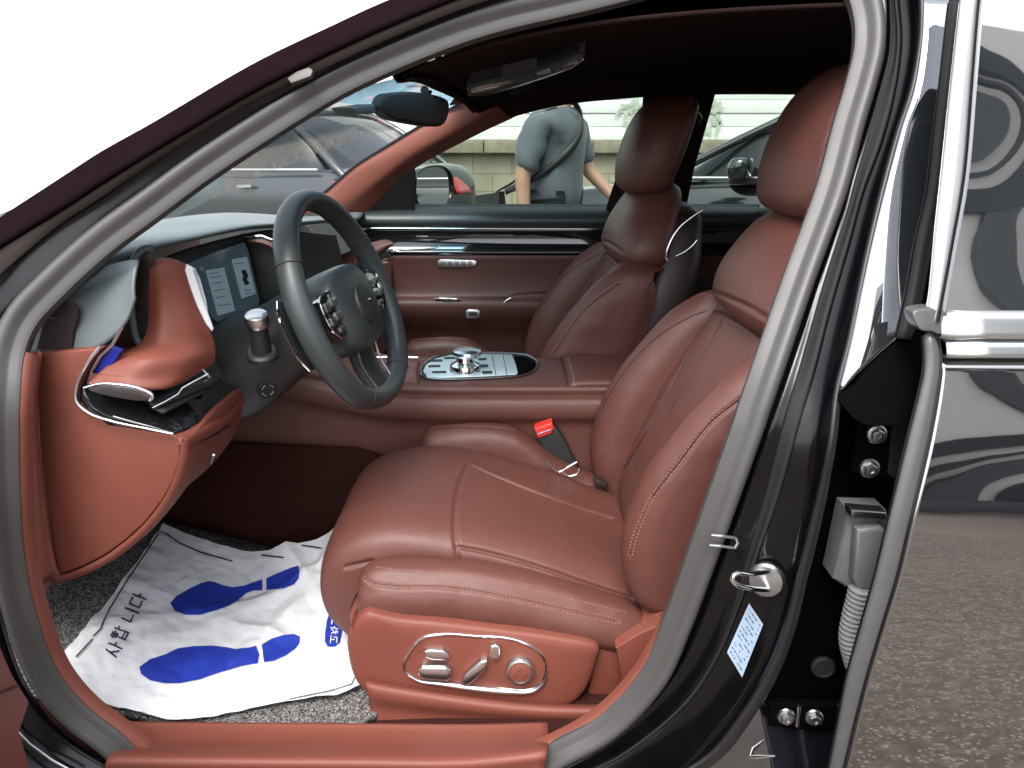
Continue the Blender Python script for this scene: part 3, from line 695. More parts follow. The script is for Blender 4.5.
# passenger side wing + vent
loft('passenger_wing', [A([(316,262),(345,253),(370,243),(386,239.5),(392,241)],.38), A([(322,272),(348,262),(372,250),(388,244),(393,243)],.34), A([(324,280),(350,272),(374,257),(387,247),(393,244)],.34), A([(324,283),(350,276),(374,262),(386,251),(392,246)],.40)], M['leather'], dash, 30, 20, thick=.01)
plate('passenger_vent', A([(352,266),(372,256),(388,250),(392,256),(384,262),(360,272)],.42), V((-.06,.04,0)), M['dark2'], dash, .003)
tube('passenger_vent_trim', A([(356,262),(370,258),(392,250),(400,252)],.40), .003, M['chrome'], dash, 8)
tube('passenger_vent_trim', A([(356,268),(374,264),(388,259)],.40), .003, M['chrome'], dash, 8)
plate('passenger_dash_panel', [at(300,275,.3), at(392,262,.7), at(396,310,.7), at(392,345,.5), at(300,420,.1), at(290,330,.1)], V((-.06,.03,0)), M['leather_d'], dash, .004)
tube('centre_stack_trim', A([(372,358),(395,357),(418,358)],-.05), .004, M['chrome'], dash, 8)
loft('centre_stack_panel', [A([(355,366),(378,362),(396,360),(420,361)],-.06), A([(350,380),(372,376),(392,374),(418,374)],-.09), A([(345,400),(368,396),(390,392),(420,388)],-.11)], M['leather'], dash, 20, 12, thick=.01)

# ---- red side panel of the dash, kick strip, knee panel
side = [(36,354),(70,350.5),(101,348.5),(90,362),(79,384),(77.5,402),(90,414),(112,422),(150,430),(172,434),(180,440),(180.5,458),(174,480),(163,500),(146,522),(125,541),(104,556),(82,567),(57,576),(53,560),(46,510),(39,450),(36,400)]
dsp2 = plate('dash_side_panel', A(side,-.735), V((0,.03,0)), M['leather_p'], dash, .004)
loft('kick_strip', [A([(27,352),(21,400),(19,450),(21,510),(25,560),(28,600)],-.752), A([(33,352),(28,400),(25,450),(28,510),(33,560),(38,590)],-.757), A([(41,352),(36,400),(38,450),(45,510),(52,555),(57,574)],-.757), A([(43,352),(38,400),(40,450),(47,510),(54,556),(60,576)],-.735)], M['leather_p'], dash, 30, 16, thick=.004)
plate('kick_panel', A([(20,360),(60,360),(70,580),(60,580),(30,602),(24,590)],-.728), V((0,.05,0)), M['leather_d'], dash)
ke = [(181,437),(183,448),(181,462),(175,482),(164,503),(147,525),(126,544),(105,559),(83,570),(57,579)]
k0 = A(ke,-.733); k1 = A([(a+1.5,b+1) for a,b in ke],-.727)
def shift(P, dx, y, dz): return [V((p.x+dx, y, p.z+dz)) for p in P]
knee = loft('knee_panel', [A(ke,-.715), k0, k1, shift(k1,.002,-.70,.0), shift(k1,.0,-.62,.004), shift(k1,-.002,-.52,.0), shift(k1,-.004,-.47,-.008), shift(k1,-.012,-.445,-.012), shift(k1,-.035,-.425,-.02), shift(k1,-.08,-.42,-.03)], M['leather_p'], dash, 50, 40, thick=.006)
tk = bvh(knee)
# rolled upper edge of the knee panel
up = [at(178,441,-.735)] + [at(u,v,y) for u,v,y in ((190,436,-.70),(206,428,-.64),(222,418,-.56),(236,401,-.49),(246,395,-.455))]
r_ = [.006,.011,.012,.012,.011,.008]
mb = MB(); mb.add(*tubeVF(cr(up,30), [.006+.007*math.sin(math.pi*min(1,i/8)/2) for i in range(30)], 14)); mb.build('knee_panel_roll', M['leather_p'], dash, True, 60)
tube('knee_seam', [p for p in (proj(tk,u,v,.0072) for u,v in ((183,446),(196,441),(210,434),(226,424),(240,412),(246,404))) if p], .0012, M['seam'], dash, 6)
ks = [q for q in (proj(tk,u,v,.0085) for u,v in ((204,460),(216,449),(229,438),(234,437),(230,446),(218,457),(207,467))) if q]
if len(ks) > 3: plate('knee_switch_panel', ks, V((-.003,.001,0)), M['leather_d'], dash)
for a in ((208,452,206,460), (230,434,228,442)):
    P1 = [proj(tk,a[0],a[1],.010), proj(tk,a[2],a[3],.010)]
    if all(P1): tube('knee_switch', P1, .0022, M['satin'], dash, 6)

# ---- vent shelf and red wing on the driver's end
tray = A([(79,384,-.728),(83,396,-.733),(92,409,-.737),(112,418,-.74),(150,426.5,-.738),(174,433,-.736),(190,428,-.70),(212,413,-.62),(238,392,-.50),(238,384,-.47),(222,360,-.43),(212,345,-.42),(170,360,-.55),(110,366,-.68)])
plate('vent_shelf', tray, V((-.02,.01,-.025)), M['piano'], dash, .004)
tube('vent_shelf_edge', cr([p + V((0,-.003,.001)) for p in A([(101,347,-.73),(90,361,-.731),(79,383,-.734),(77.5,401,-.738),(90,413,-.742),(112,421,-.744),(150,429,-.743),(174,434,-.74)])], 40), .0022, M['satin'], dash, 8)
plate('vent_blue_sheet', A([(113,347),(122,350),(105,376),(91,384),(88,381),(96,362)],-.722), V((0,.006,0)), M['blue_sheet'], dash, .002)
tube('blue_sheet_edge', A([(88,384),(92,371),(100,356),(112,345),(122,327)],-.727), .0022, M['satin'], dash, 6)
rowsW = [[(150,263,-.635),(160,258,-.632),(174,259,-.622),(186,264,-.61)],
         [(149.5,269,-.645),(160,265,-.643),(174,266,-.632),(187.5,271,-.614)],
         [(148,298,-.645),(162,296,-.646),(182,296,-.630),(199,303,-.606)],
         [(147.5,322,-.652),(163,321,-.656),(188,322,-.634),(209,328,-.602)],
         [(142,340,-.668),(160,343,-.676),(190,343,-.645),(215,343,-.597)],
         [(117,357,-.71),(146,361,-.725),(182,360,-.69),(216,354,-.60)],
         [(99,373,-.73),(133,380,-.738),(176,376,-.705),(214,362,-.61)],
         [(88,385,-.742),(124,388,-.748),(165,388.5,-.722),(211,366,-.615)],
         [(91,386,-.735),(126,389.5,-.738),(164,389,-.712),(208,366,-.605)]]
loft('dash_wing', [A(r) for r in rowsW], M['leather_p'], dash, 50, 70, thick=.018)  # lighter red trim colour stands in for windshield light on the wing
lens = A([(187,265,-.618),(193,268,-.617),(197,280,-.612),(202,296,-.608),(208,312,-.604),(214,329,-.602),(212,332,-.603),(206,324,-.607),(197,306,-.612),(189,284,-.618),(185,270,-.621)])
plate('wing_end_trim', lens, V((-.006,.012,0)), M['trim_glare'], dash, .0025)
plate('wing_end_lens', A([(191,269),(195,280),(200,297),(206,314),(209,316),(206,300),(200,279),(195,269)],-.60), V((-.004,.01,0)), M['dash_l'] if 'dash_l' in M else M['plate'], dash, .001)
endl = [(70+16,387),(100,384.5),(122,386),(142,390),(152,396),(150,400),(140,401),(118,398),(100,394),(90,391)]
plate('wing_tip_lens', A(endl,-.752), V((0,.008,0)), M['steel'], dash, .002, n=36)
tube('wing_tip_trim', cr(A([(84,388),(100,384),(122,385),(142,389.5),(153,396),(150,401)],-.755), 30), .0022, M['chrome'], dash, 8)
for yo, (a, b) in enumerate((((150,404),(212,378)), ((156,410),(208,384)))):
    P1 = [at(*a,-.715), at((a[0]+b[0])/2,(a[1]+b[1])/2,-.665), at(*b,-.60)]
    sweep('vent_slat', cr(P1,12), [(-.012,-.002),(.012,-.002),(.012,.002),(-.012,.002)], V((.3,-.2,.9)), M['dark'], dash)
tube('vent_slat_edge', [at(152,408,-.725), at(164,402,-.71), at(178,394,-.69)], .0018, M['chrome'], dash, 8)
tube('vent_slat_edge', [at(178,394,-.69), at(182,388,-.685), at(200,378,-.65), at(208,374,-.64)], .0018, M['chrome'], dash, 8)
tube('vent_slat_edge', [at(202,369,-.64), at(210,377,-.635), at(205,381,-.64)], .002, M['chrome'], dash, 8)
plate('vent_back', A([(120,395,-.66),(215,360,-.55),(222,376,-.55),(160,412,-.68)]), V((-.01,.03,-.0)), M['dark2'], dash)

# ---- steering column, stalk, start button
secs = [(-.62,.840,.100,.105),(-.55,.845,.098,.100),(-.49,.850,.094,.090),(-.44,.872,.088,.080),(-.40,.900,.084,.074),(-.365,.925,.078,.072),(-.345,.938,.066,.060),(-.342,.940,.02,.02)]
ringc = [[V((x + (zc-.85)*0 - .25*hz*math.sin(t), -.40 + math.copysign(abs(math.cos(t))**.75, math.cos(t))*hy, zc + math.copysign(abs(math.sin(t))**.75, math.sin(t))*hz)) for t in [2*math.pi*i/40 for i in range(40)]] for x, zc, hy, hz in secs]
colm = loft('steering_column', ringc, M['dark'], car, 48, 40, closed=True, cap=True)
tc_ = bvh(colm)
s0 = at(262,352,-.53); s1 = at(256,316,-.555)
mb = MB(); ax = (s1 - s0)
mb.add(*latheVF([(.026,-.01),(.026,0),(.022,.004)], s0, ax, 24)); mb.add(*latheVF([(.0165,0),(.0155,.03),(.0150,ax.length*.75),(.017,ax.length*.78)], s0, ax, 24)); stl = mb.build('gear_lever', M['dark'], colm, True, 35)
lathe('lever_knob', [(.0165,ax.length*.74),(.0195,ax.length*.80),(.0200,ax.length*.92),(.0175,ax.length*1.04),(.012,ax.length*1.08)], s0, ax, M['satin'], stl, 28)
sb = proj(tc_, 267, 389, .001) or at(267,389,-.49)
stb = lathe('start_button', [(.017,-.01),(.017,.003),(.015,.004),(.014,.002)], sb, (.5,-.8,-.1), M['dark2'], colm, 24)
for k in range(4):
    d = V((0,.0,1)); axn = V((.5,-.8,-.1)).normalized(); xx = V((0,0,1)); xx = (xx - axn*xx.dot(axn)).normalized(); yy = axn.cross(xx)
    arc = [sb + axn*.0045 + (xx*math.cos(t) + yy*math.sin(t))*.010 for t in [k*math.pi/2 + .35 + j*.18 for j in range(6)]]
    tube('start_button_mark', arc, .0011, M['satin'], stb, 6)

# ---- steering wheel
WC = V((-.291,-.40,.965)); rk = R(20.7); yw = R(8)
rot = Matrix.Rotation(-yw, 3, 'Z')
e1 = rot @ V((0,1,0)); e2 = rot @ V((-math.sin(rk),0,math.cos(rk))); wn = e1.cross(e2); wn = wn if wn.x > 0 else -wn
def W(a, b, c=0): return WC + e1*a + e2*b + wn*c      # a: towards passenger, b: up the wheel, c: towards the driver
path = []; Rw = .186
for i in range(120):
    t = 2*math.pi*i/120; k = 1 - (.05*max(0, -math.sin(t)-.75)/.25)
    path.append(W(Rw*math.cos(t), Rw*math.sin(t)*k))
prf = [(.0185*math.cos(t), .0215*math.sin(t)) for t in [2*math.pi*i/18 for i in range(18)]]
whl = sweep('steering_wheel', path, prf, wn, M['wheel'], car, closed=True, sharp=None)
for t in (R(150), R(238), R(302), R(30)):
    c = path[int(t/(2*math.pi)*120) % 120]; rdir = (c - WC).normalized()
    tube('rim_seam', [c + rdir*.0192*math.cos(q2) + wn*.0222*math.sin(q2) for q2 in [2*math.pi*i/24 for i in range(24)]], .0009, M['seam'], whl, 5, True)
hubs = [[W(x*s, -.012 + y*s, d) for x, y in sel(.096,.076,44,3.4)] for s, d in ((.80,-.06),(.95,-.05),(1.0,-.02),(1.0,.0),(.95,.014),(.75,.024),(.4,.029),(.1,.030))]
hub = loft('wheel_hub', hubs, M['wheel'], whl, 48, 40, closed=True, cap=True)
boss = [[W(x*s, -.012 + y*s, d) for x, y in sel(.036,.036,36,2)] for s, d in ((1.05,.020),(1.04,.031),(.98,.034),(.6,.036),(.1,.0365))]
loft('hub_boss', boss, M['dark'], hub, 36, 20, closed=True, cap=True)
def spoke(pts, w0, w1, mat, name='wheel_spoke', th=.012):
    q = cr([W(*p) for p in pts], 20); P = []
    for i in range(20):
        a = q[max(i-1,0)]; b = q[min(i+1,19)]; T = (b-a).normalized(); S = T.cross(wn).normalized(); w = w0 + (w1-w0)*i/19
        P.append([q[i] + S*(w*math.copysign(abs(math.cos(t))**.6, math.cos(t))) + wn*(th*math.copysign(abs(math.sin(t))**.7, math.sin(t))) for t in [2*math.pi*k/20 for k in range(20)]])
    v, f = grid(P, cu=True); return MB().add(v, f).build(name, mat, whl, True, 50)
spoke([(-.06,-.012,-.002),(-.11,-.008,-.008),(-.178,.0,-.004)], .036, .030, M['dark'])
spoke([(.06,-.012,-.002),(.11,-.008,-.008),(.178,.0,-.004)], .036, .030, M['dark'])
spoke([(0,-.05,-.006),(0,-.11,-.016),(0,-.168,-.006)], .052, .040, M['dark'])
for s_ in (-1, 1): tube('spoke_trim', cr([W(s_*.050,-.066,.004),W(s_*.046,-.11,-.004),W(s_*.041,-.160,.004)], 16), .0018, M['satin'], whl, 6)
emb = [W(x*.001, -.012+y*.001, .0375) for x, y in ((-17,3),(-8,4),(-4,5.5),(0,6),(4,5.5),(8,4),(17,3),(9,0),(4,-3),(0,-4),(-4,-3),(-9,0))]
plate('hub_emblem', emb, -wn*.002, M['chrome'], hub, .0006)
for sgn in (-1, 1):
    def Wp(a, b, c): return W(sgn*a, b, c)
    pod = plate('button_pod', [Wp(a,b,.014) for a, b in ((.074,.030),(.104,.034),(.140,.026),(.146,.006),(.142,-.022),(.118,-.044),(.086,-.044),(.074,-.02))], -wn*.022, M['piano'], whl, .004)
    for (a, b, w, h) in ((.096,.016,.013,.007),(.126,.012,.010,.008),(.098,-.008,.014,.007),(.126,-.012,.010,.007),(.104,-.030,.012,.005)):
        plate('wheel_button', [Wp(a+x*w, b+y*h, .0185) for x, y in ((-1,-.7),(-.8,-1),(.8,-1),(1,-.7),(1,.7),(.8,1),(-.8,1),(-1,.7))], -wn*.006, M['satin'] if b > -.02 and a < .12 else M['steel'], pod, .0012)
    tube('pod_trim', cr([Wp(a,b,.0145) for a, b in ((.075,.030),(.104,.0345),(.141,.026),(.1465,.006),(.142,-.022),(.118,-.0445))], 24), .0018, M['chrome'], pod, 6)
pdl = plate('paddle', [W(a,b,-.045) for a, b in ((-.10,.03),(-.145,.05),(-.165,.03),(-.165,-.04),(-.145,-.07),(-.11,-.04))], -wn*.008, M['dark'], whl, .003)
tube('paddle_edge', cr([W(a,b,-.047) for a, b in ((-.150,.05),(-.167,.028),(-.170,-.01),(-.166,-.044),(-.148,-.072))], 24), .0022, M['chrome'], pdl, 6)

# ---- centre console
prC = [(-.12,.30),(-.122,.45),(-.121,.57),(-.122,.618),(-.126,.632),(-.133,.640),(-.138,.650),(-.139,.665),(-.136,.682),(-.128,.689),(-.119,.691),(-.117,.695),(-.121,.699),(-.124,.705),(-.120,.712),(-.108,.716),(-.06,.717),(0,.717),(.06,.717),(.108,.716),(.12,.711),(.124,.70),(.122,.60),(.12,.30)]
def conrow(x, dz): return [V((x, y, z if z < .5 else z + dz)) for y, z in prC]
con = loft('center_console', [conrow(x, dz) for x, dz in ((-.95,.10),(-.70,.08),(-.5,.05),(-.36,.018),(-.28,.004),(-.2,0),(0,0),(.2,0),(.5,0),(.8,-.002))], M['leather'], car, 140, 50, thick=.004, straight=True, sharp=55)
lid = [[V((x, y, z)) for x, z in ((.128,.700),(.126,.716),(.134,.7225),(.3,.724),(.55,.724),(.6,.72))] for y in (-.116,-.110,-.06,0,.06,.110,.116)]
for r, dz in zip(lid, (-.012,-.002,0,.001,0,-.002,-.012)):
    for p in r: p.z += dz
loft('armrest_lid', lid, M['leather'], con, 40, 30, thick=.006)
tube('armrest_gap', [V((.1225,-.121,.700)), V((.1225,-.112,.7165)), V((.1225,0,.718)), V((.1225,.112,.7165))], .0022, M['seam'], con, 6)
tube('armrest_seam', cr([V((.136,-.117,.705)), V((.1385,-.109,.7215)), V((.139,0,.7245)), V((.1385,.109,.7215))], 16), .0012, M['stitch'], con, 6)
ol = [(421,372),(424,364),(434,357),(450,353.5),(475,352.5),(510,353),(526,355),(536,360),(537,366),(531,372),(519,375.5),(480,378),(440,379),(425,377.5)]
cpl = plate('control_plate', [atz(*q2,.7205) for q2 in [(a-1 if a < 470 else a+1, b) for a, b in ol]], V((0,0,-.006)), M['dark2'], con, .001, n=60)
plate('control_face', [atz(*q2,.7222) for q2 in ((423,371),(426,364.5),(435,358.5),(450,355),(475,354),(512,354.5),(519,372),(516,374),(480,376),(440,377.2),(427,376))], V((0,0,-.003)), M['plate'], cpl, .0012)
tube('control_rim', cr([atz(*q2,.7215) for q2 in ol], 60, True), .0018, M['satin'], cpl, 6, True)
for (a, b, c, d) in ((430,359.5,442,361.5),(444,357,456,358.7),(428,365,440,367),(432,371,446,373),(478,358,486,360),(480,364.5,488,367),(482,371,492,373.5)):
    plate('control_key', [atz(a,b,.7236), atz(c,b-.4,.7236), atz(c+.6,d-.4,.7236), atz(a+.6,d,.7236)], V((0,0,-.002)), M['dark'], cpl, .0004)
for u in (492, 503):
    tube('control_gap', [atz(u,355,.7226), atz(u+4,375,.7226)], .0009, M['dark'], cpl, 6)
plate('cup_recess_shade', [atz(*q2,.7228) for q2 in ((514,355.5),(526,356.5),(535,361),(536,366),(530,371),(518,374))], V((0,0,-.003)), M['pocket'], cpl, .0008)  # flat black plate, the hollow's shade is only its colour
dl = atz(465,371,.722)
mb = MB()
dial = lathe('control_dial', [(.036,0),(.037,.008),(.034,.016),(.027,.020),(.020,.024),(.018,.034)], dl, (0,0,1), M['chrome'], con, 40)
lathe('dial_cap', [(.020,.034),(.031,.037),(.0345,.043),(.033,.049),(.026,.053),(.012,.0545)], dl + V((.006,0,0)), (0,0,1), M['satin'], dial, 40)

plate('console_shade_sheet', [V((-.98,-.142,.30)), V((.5,-.142,.30)), V((.5,-.142,.40)), V((-.1,-.142,.50)), V((-.35,-.142,.575)), V((-.98,-.142,.60))], V((0,.01,0)), M['carpet'], con)  # dark sheet added over the console side to paint in foot-well shade
plate('under_dash_light_block', [V((-1.04,-.73,.60)), V((-.70,-.70,.60)), V((-.52,-.44,.74)), V((-.50,-.16,.74)), V((-1.04,-.16,.60))], V((0,0,.01)), M['dark2'], dash)  # dark plate added to keep light out of the foot well
# ---- floor, foot well
def zf(x):
    return .33 if x > -.55 else .33 + (.55 + x) * -.30 if x > -.82 else .411 + (-.82 - x) * .95
fr = [[V((x, y, zf(x) - (.006 if y < -.71 else 0))) for x in (.95,.4,0,-.3,-.5,-.6,-.7,-.8,-.9,-1.0,-1.2)] for y in (-.80,-.74,-.6,-.4,-.2,-.05,.3,.78)]
flo = loft('carpet_floor', fr, M['carpet'], car, 60, 40, thick=.01)
plate('bulkhead', [V((-1.05,-.74,.3)), V((-1.05,.76,.3)), V((-1.0,.76,1.0)), V((-1.0,-.74,1.0))], V((-.02,0,0)), M['leather_d'], car)
# ================================================================== front seat (driver's), then a copy
CY = -.38
# plastic side panel of the seat base
spo = [(368,611),(358,617),(352,628),(351,625),(347,640),(348,655),(352,672),(360,686),(371,694),(400,699),(440,703),(500,707),(545,707),(570,704),(584,692),(592,676),(598,656),(600,648),(594,643),(560,636),(500,628),(440,621),(400,617),(380,613)]
spP = cr(A(spo, -.665), 120, True); cen = sum(spP, V()) / len(spP)
rings = [[p + V((0,.05,0)) for p in spP]]
for s, d in ((1,.012),(1.0,.004),(.992,-.001),(.975,-.0045),(.93,-.007),(.8,-.009),(.5,-.010),(.1,-.010)):
    rings.append([cen + (p - cen) * s + V((0, d, 0)) for p in spP])
v, f = grid(rings, cu=True); k = len(v); v.append(cen + V((0,-.010,0))); b = (len(rings)-1)*120
f += [(b+i, b+(i+1)%120, k) for i in range(120)]
seat = MB().add(v, f).build('front_seat', M['leather_p'], car, True, 50)
tag(seat, 'front seat nearest the open door, with chrome adjuster switches on its red side panel')
tsp = bvh(seat)
# control oval
ov = [(404,668),(408,654),(421,638),(442,633.5),(475,635.5),(509,638),(533,646.5),(545,661),(543,679),(530,688.5),(505,688),(475,685.5),(440,681.5),(417,678.5)]
ovp = cr([V((a,b,0)) for a,b in ov], 90, True)
op = [proj(tsp, q.x, q.y, .0015) for q in ovp]; op = [p for p in op if p]
tube('switch_bezel', op, .0022, M['chrome'], seat, 8, True)
low = drape(tsp, [(408,674),(420,680),(441,682.5),(475,687),(505,690),(532,690),(544,681),(547,668)], 40, .003)
tube('switch_bezel_lip', low, [.0015+.0045*math.sin(math.pi*i/(len(low)-1)) for i in range(len(low))], M['satin'], seat, 10)
def sw(name, out, mat, h=.012, bev=.004, parent=seat):
    P1 = [proj(tsp, u, v, h) for u, v in out]
    return plate(name, P1, V((0, h, 0)), mat, parent, bev)
sw('seat_switch', [(425,648),(429,646.5),(443,647),(448,650),(450,654),(446,657),(432,656.5),(426,654)], M['satin'], .010, .003)
sw('seat_switch', [(420,663),(423,660.5),(446,661),(451,665),(452,672),(448,676),(424,674),(419,670)], M['satin'], .016, .005)
sw('seat_switch', [(463,673),(468,668),(481,656),(487,655.5),(488,661),(484,667),(470,680),(464,681),(462,678)], M['satin'], .014, .004)
sw('seat_switch', [(490,647),(491,642.5),(496,641),(500,643.5),(500,651),(498,656),(493,657),(490,653)], M['satin'], .011, .003)
kc = proj(tsp, 520, 668, 0); kn = V((.0,-1,.08))
kb = lathe('lumbar_switch', [(.0245,0),(.0240,.010),(.0215,.014),(.0195,.0145),(.0185,.012)], kc, kn, M['satin'], seat, 40)
mb = MB(); mb.add(*latheVF([(.0182,.0125),(.016,.0135),(.002,.0145)], kc, kn, 32))
for k in range(4):
    t = k*math.pi/2; c = kc + V((math.cos(t)*.0095, -.0150, math.sin(t)*.0095)); mb.add(*boxVF(c, (.005,.002,.0015), None, .0004))
mb.build('lumbar_pad', M['leather_p'], kb, True, 40)

# ---- cushion centre pad (with rolled nose)
bp = [(-.24,.425),(-.295,.424),(-.327,.445),(-.342,.485),(-.338,.53),(-.313,.572),(-.265,.600),(-.19,.612),(-.08,.597),(.05,.562),(.15,.522),(.24,.49),(.33,.475)]
rows = []
for y, dx, dz, sc_ in ((-.580,.055,-.07,.92),(-.578,.028,-.040,.97),(-.566,.006,-.022,1),(-.54,0,-.009,1),(-.49,-.002,-.002,1),(-.38,-.004,-.004,1),(-.28,-.002,.001,1),(-.235,.004,.002,1),(-.205,.02,-.004,1),(-.190,.045,-.02,1),(-.186,.08,-.05,.96)):
    rows.append([V((x+dx*(1 if i < 8 else .3), y, z+dz)) for i, (x, z) in enumerate(bp)])
cush = loft('seat_cushion', rows, M['leather'], seat, 220, 200)
# ---- cushion near bolster
def bolster_c(name, xs, sgn):
    secs = []
    for x, zt, w, h in xs:
        yi = CY + sgn*.180; yc = CY + sgn*.222; yo = CY + sgn*.272
        sh = (1 - w); m_ = yc
        pr_ = [(yi, zt-.075),(yi+sgn*.004, zt-.022),(yi+sgn*.018, zt-.006),(yc, zt),(yc+sgn*.022, zt-.004),(yo-sgn*.012, zt-.020),(yo, zt-.036),(yo+sgn*.004, zt-.055),(yo, zt-h+.012),(yo-sgn*.012, zt-h),(yo-sgn*.05, zt-h-.004)]
        secs.append([V((x, m_ + (a-m_)*w, zt-.05 + (b-zt+.05)*min(1, w*1.05))) for a, b in pr_])
    return secs
nb = loft('seat_bolster', bolster_c('n', [(-.262,.538,.30,.075),(-.259,.545,.62,.083),(-.250,.552,.86,.088),(-.23,.559,.97,.09),(-.19,.562,1,.091),(-.1,.560,1,.090),(.0,.545,1,.089),(.08,.522,1,.086),(.15,.498,1,.082),(.2,.480,.97,.078),(.235,.468,.8,.07),(.25,.455,.5,.05)], -1), M['leather'], seat, 130, 200)
fb = loft('seat_bolster', bolster_c('f', [(-.205,.58,.3,.07),(-.203,.60,.6,.08),(-.196,.618,.85,.09),(-.18,.628,.97,.09),(-.14,.635,1,.09),(-.05,.640,1,.09),(.0,.630,1,.09),(.05,.600,1,.09),(.1,.560,1,.09),(.17,.525,1,.08),(.24,.50,.9,.07)], 1), M['leather'], seat, 110, 160)
def ripple(o, a, k, seedv):
    nn = [v.normal.copy() for v in o.data.vertices]
    for v, n_ in zip(o.data.vertices, nn): v.co += n_ * (a * noise.noise(v.co * k + seedv) + a * .4 * noise.noise(v.co * k * 3.1 + seedv))
    o.data.update()
ripple(cush, .0012, 10, V((1,0,0))); ripple(nb, .0020, 14, V((0,2,0))); ripple(fb, .002, 12, V((0,0,3)))
tcu = bvh(cush)
gp = [drape(tcu, [(468,464),(461,480),(456,500),(454.5,525),(456,545),(459,563)], 90),
      drape(tcu, [(457,547),(470,549),(490,553),(520,561),(560,574),(600,588),(632,598)], 160),
      drape(tcu, [(472,466),(500,478),(540,494),(580,508),(612,518)], 120),
      drape(tcu, [(346,567),(360,564),(372,561.5)], 30)]
for g in gp: groove(cush, g, .0030, .0060, .0006)
tnb = bvh(nb)
n1 = drape(tnb, [(364,578),(372,583),(396,587),(446,588),(512,598),(562,609),(618,622)], 200)
n0 = drape(tnb, [(374,564),(400,567),(458,571),(543,590),(600,603),(631,611)], 160)
for g in (n1,): groove(nb, g, .0022, .0022, .0006)
tfb = bvh(fb)
n2 = drape(tfb, [(417,446),(423,434),(433,427.5),(450,425.5),(500,427),(520,430)], 120)
groove(fb, n2, .0025, .0025)
cush.data.update(); nb.data.update()
tcu = bvh(cush); tnb = bvh(nb); tfb = bvh(fb)
st_c = []
for off in (-2.2, 2.2):
    st_c.append(drape(tnb, [(364,578+off),(372,583+off),(396,587+off),(446,588+off),(512,598+off),(562,609+off),(618,622+off)], 200, .0004))
st_c.append(drape(tnb, [(376,567),(400,570),(458,574),(543,593),(600,606),(628,613)], 200, .0004))
stitches('stitching', st_c, M['stitch'], nb)
s2 = drape(tfb, [(420,447),(426,436),(436,430),(452,428),(500,429.5),(520,432.5)], 120, .0004)
stitches('stitching', [s2], M['seam'], fb, .006, .0055, .0005)

# ---- rear hinge covers beside the seat base
plate('recliner_cover', A([(596,648),(604,641),(622,637),(640,630),(660,612),(672,596),(668,640),(622,700),(586,706)],-.645), V((0,.05,0)), M['leather_p'], seat, .005)
plate('recliner_panel', A([(616,648),(640,633),(668,622),(690,600),(690,640),(640,690),(622,682)],-.675), V((0,.025,0)), M['leather_p'], seat, .003)
loft('seat_rail_cover', [A([(367,676),(400,682),(460,692),(520,699),(580,703),(690,700)],-.655), A([(366,684),(400,690),(460,699),(520,706),(580,709),(690,706)],-.700), A([(368,694),(400,700),(460,708),(520,714),(580,716),(690,712)],-.705), A([(370,708),(400,712),(460,718),(520,722),(580,723),(690,720)],-.700), A([(371,724),(400,728),(460,734),(520,738),(580,740),(660,742)],-.708), A([(372,734),(400,738),(460,748),(520,754),(580,758),(690,762)],-.712)], M['leather_p'], seat, 40, 24, thick=.004)
plate('seat_rail_end', [at(367.5,677,-.657), at(367,684,-.698), at(369,694,-.703), at(371,708,-.698), at(372,724,-.703), at(372,724,-.70)+V((0,.12,0)), at(367.5,677,-.657)+V((0,.06,0))], V((.01,0,0)), M['leather_p'], seat)
plate('seat_front_skirt', [at(345,594,-.572), at(380,598,-.572), at(400,690,-.60), at(362,688,-.60), at(354,660,-.60), at(351,640,-.59)], V((0,.2,0)), M['leather_p'], seat, .006)

# ---- backrest: centre panel
bk_ = [(.265,.455),(.232,.475),(.222,.510),(.228,.56),(.262,.66),(.303,.75),(.352,.84),(.392,.905),(.415,.945),(.43,.968),(.46,.975)]
rows = []
for y, dx in ((-.585,.06),(-.57,.030),(-.545,.014),(-.50,.006),(-.38,.004),(-.26,.006),(-.215,.014),(-.19,.030),(-.175,.06)):
    rows.append([V((x+dx, y, z)) for x, z in bk_])
back = loft('seat_backrest', rows, M['leather'], seat, 220, 180)
# side bolsters of the backrest
def bolster_b(xs, sgn, ins=.165, fwd=0.0):
    S = []
    for x0, z, w, dp in xs:       # crest x, height, width factor, depth of the side
        x0 += fwd; c = V((x0, 0, z)); yi = CY + sgn*ins; yc = CY + sgn*.222
        pr_ = [(yi-sgn*.004,.12),(yi+sgn*.002,.045),(yi+sgn*.022,.012),(yc-sgn*.012,.001),(yc+sgn*.008,.001),(yc+sgn*.026,.014),(yc+sgn*.038,.036),(yc+sgn*.042,.065),(yc+sgn*.042,.10),(yc+sgn*.038,dp*.8),(yc+sgn*.02,dp)]
        S.append([V((x0 + b*.90, CY + (a-CY) * (1 - (1-w)*.32), z - b*.42 * .5)) for a, b in pr_])
    return S
bxs = [(.245,.470,.80,.20),(.212,.480,.90,.24),(.194,.500,1,.27),(.180,.540,1,.28),(.174,.60,1,.28),(.190,.68,1,.27),(.225,.755,1,.25),(.278,.83,1,.21),(.330,.89,.97,.17),(.383,.932,.80,.10),(.408,.946,.45,.055),(.428,.948,.2,.03)]
nbk = loft('backrest_bolster', bolster_b(bxs, -1, .190, .010), M['leather'], seat, 130, 200)
fbk = loft('backrest_bolster', bolster_b(bxs, 1), M['leather'], seat, 110, 160)
ripple(back, .0025, 9, V((4,0,0))); ripple(nbk, .0022, 10, V((0,5,0))); ripple(fbk, .0022, 10, V((0,6,0)))
tbk = bvh(back)
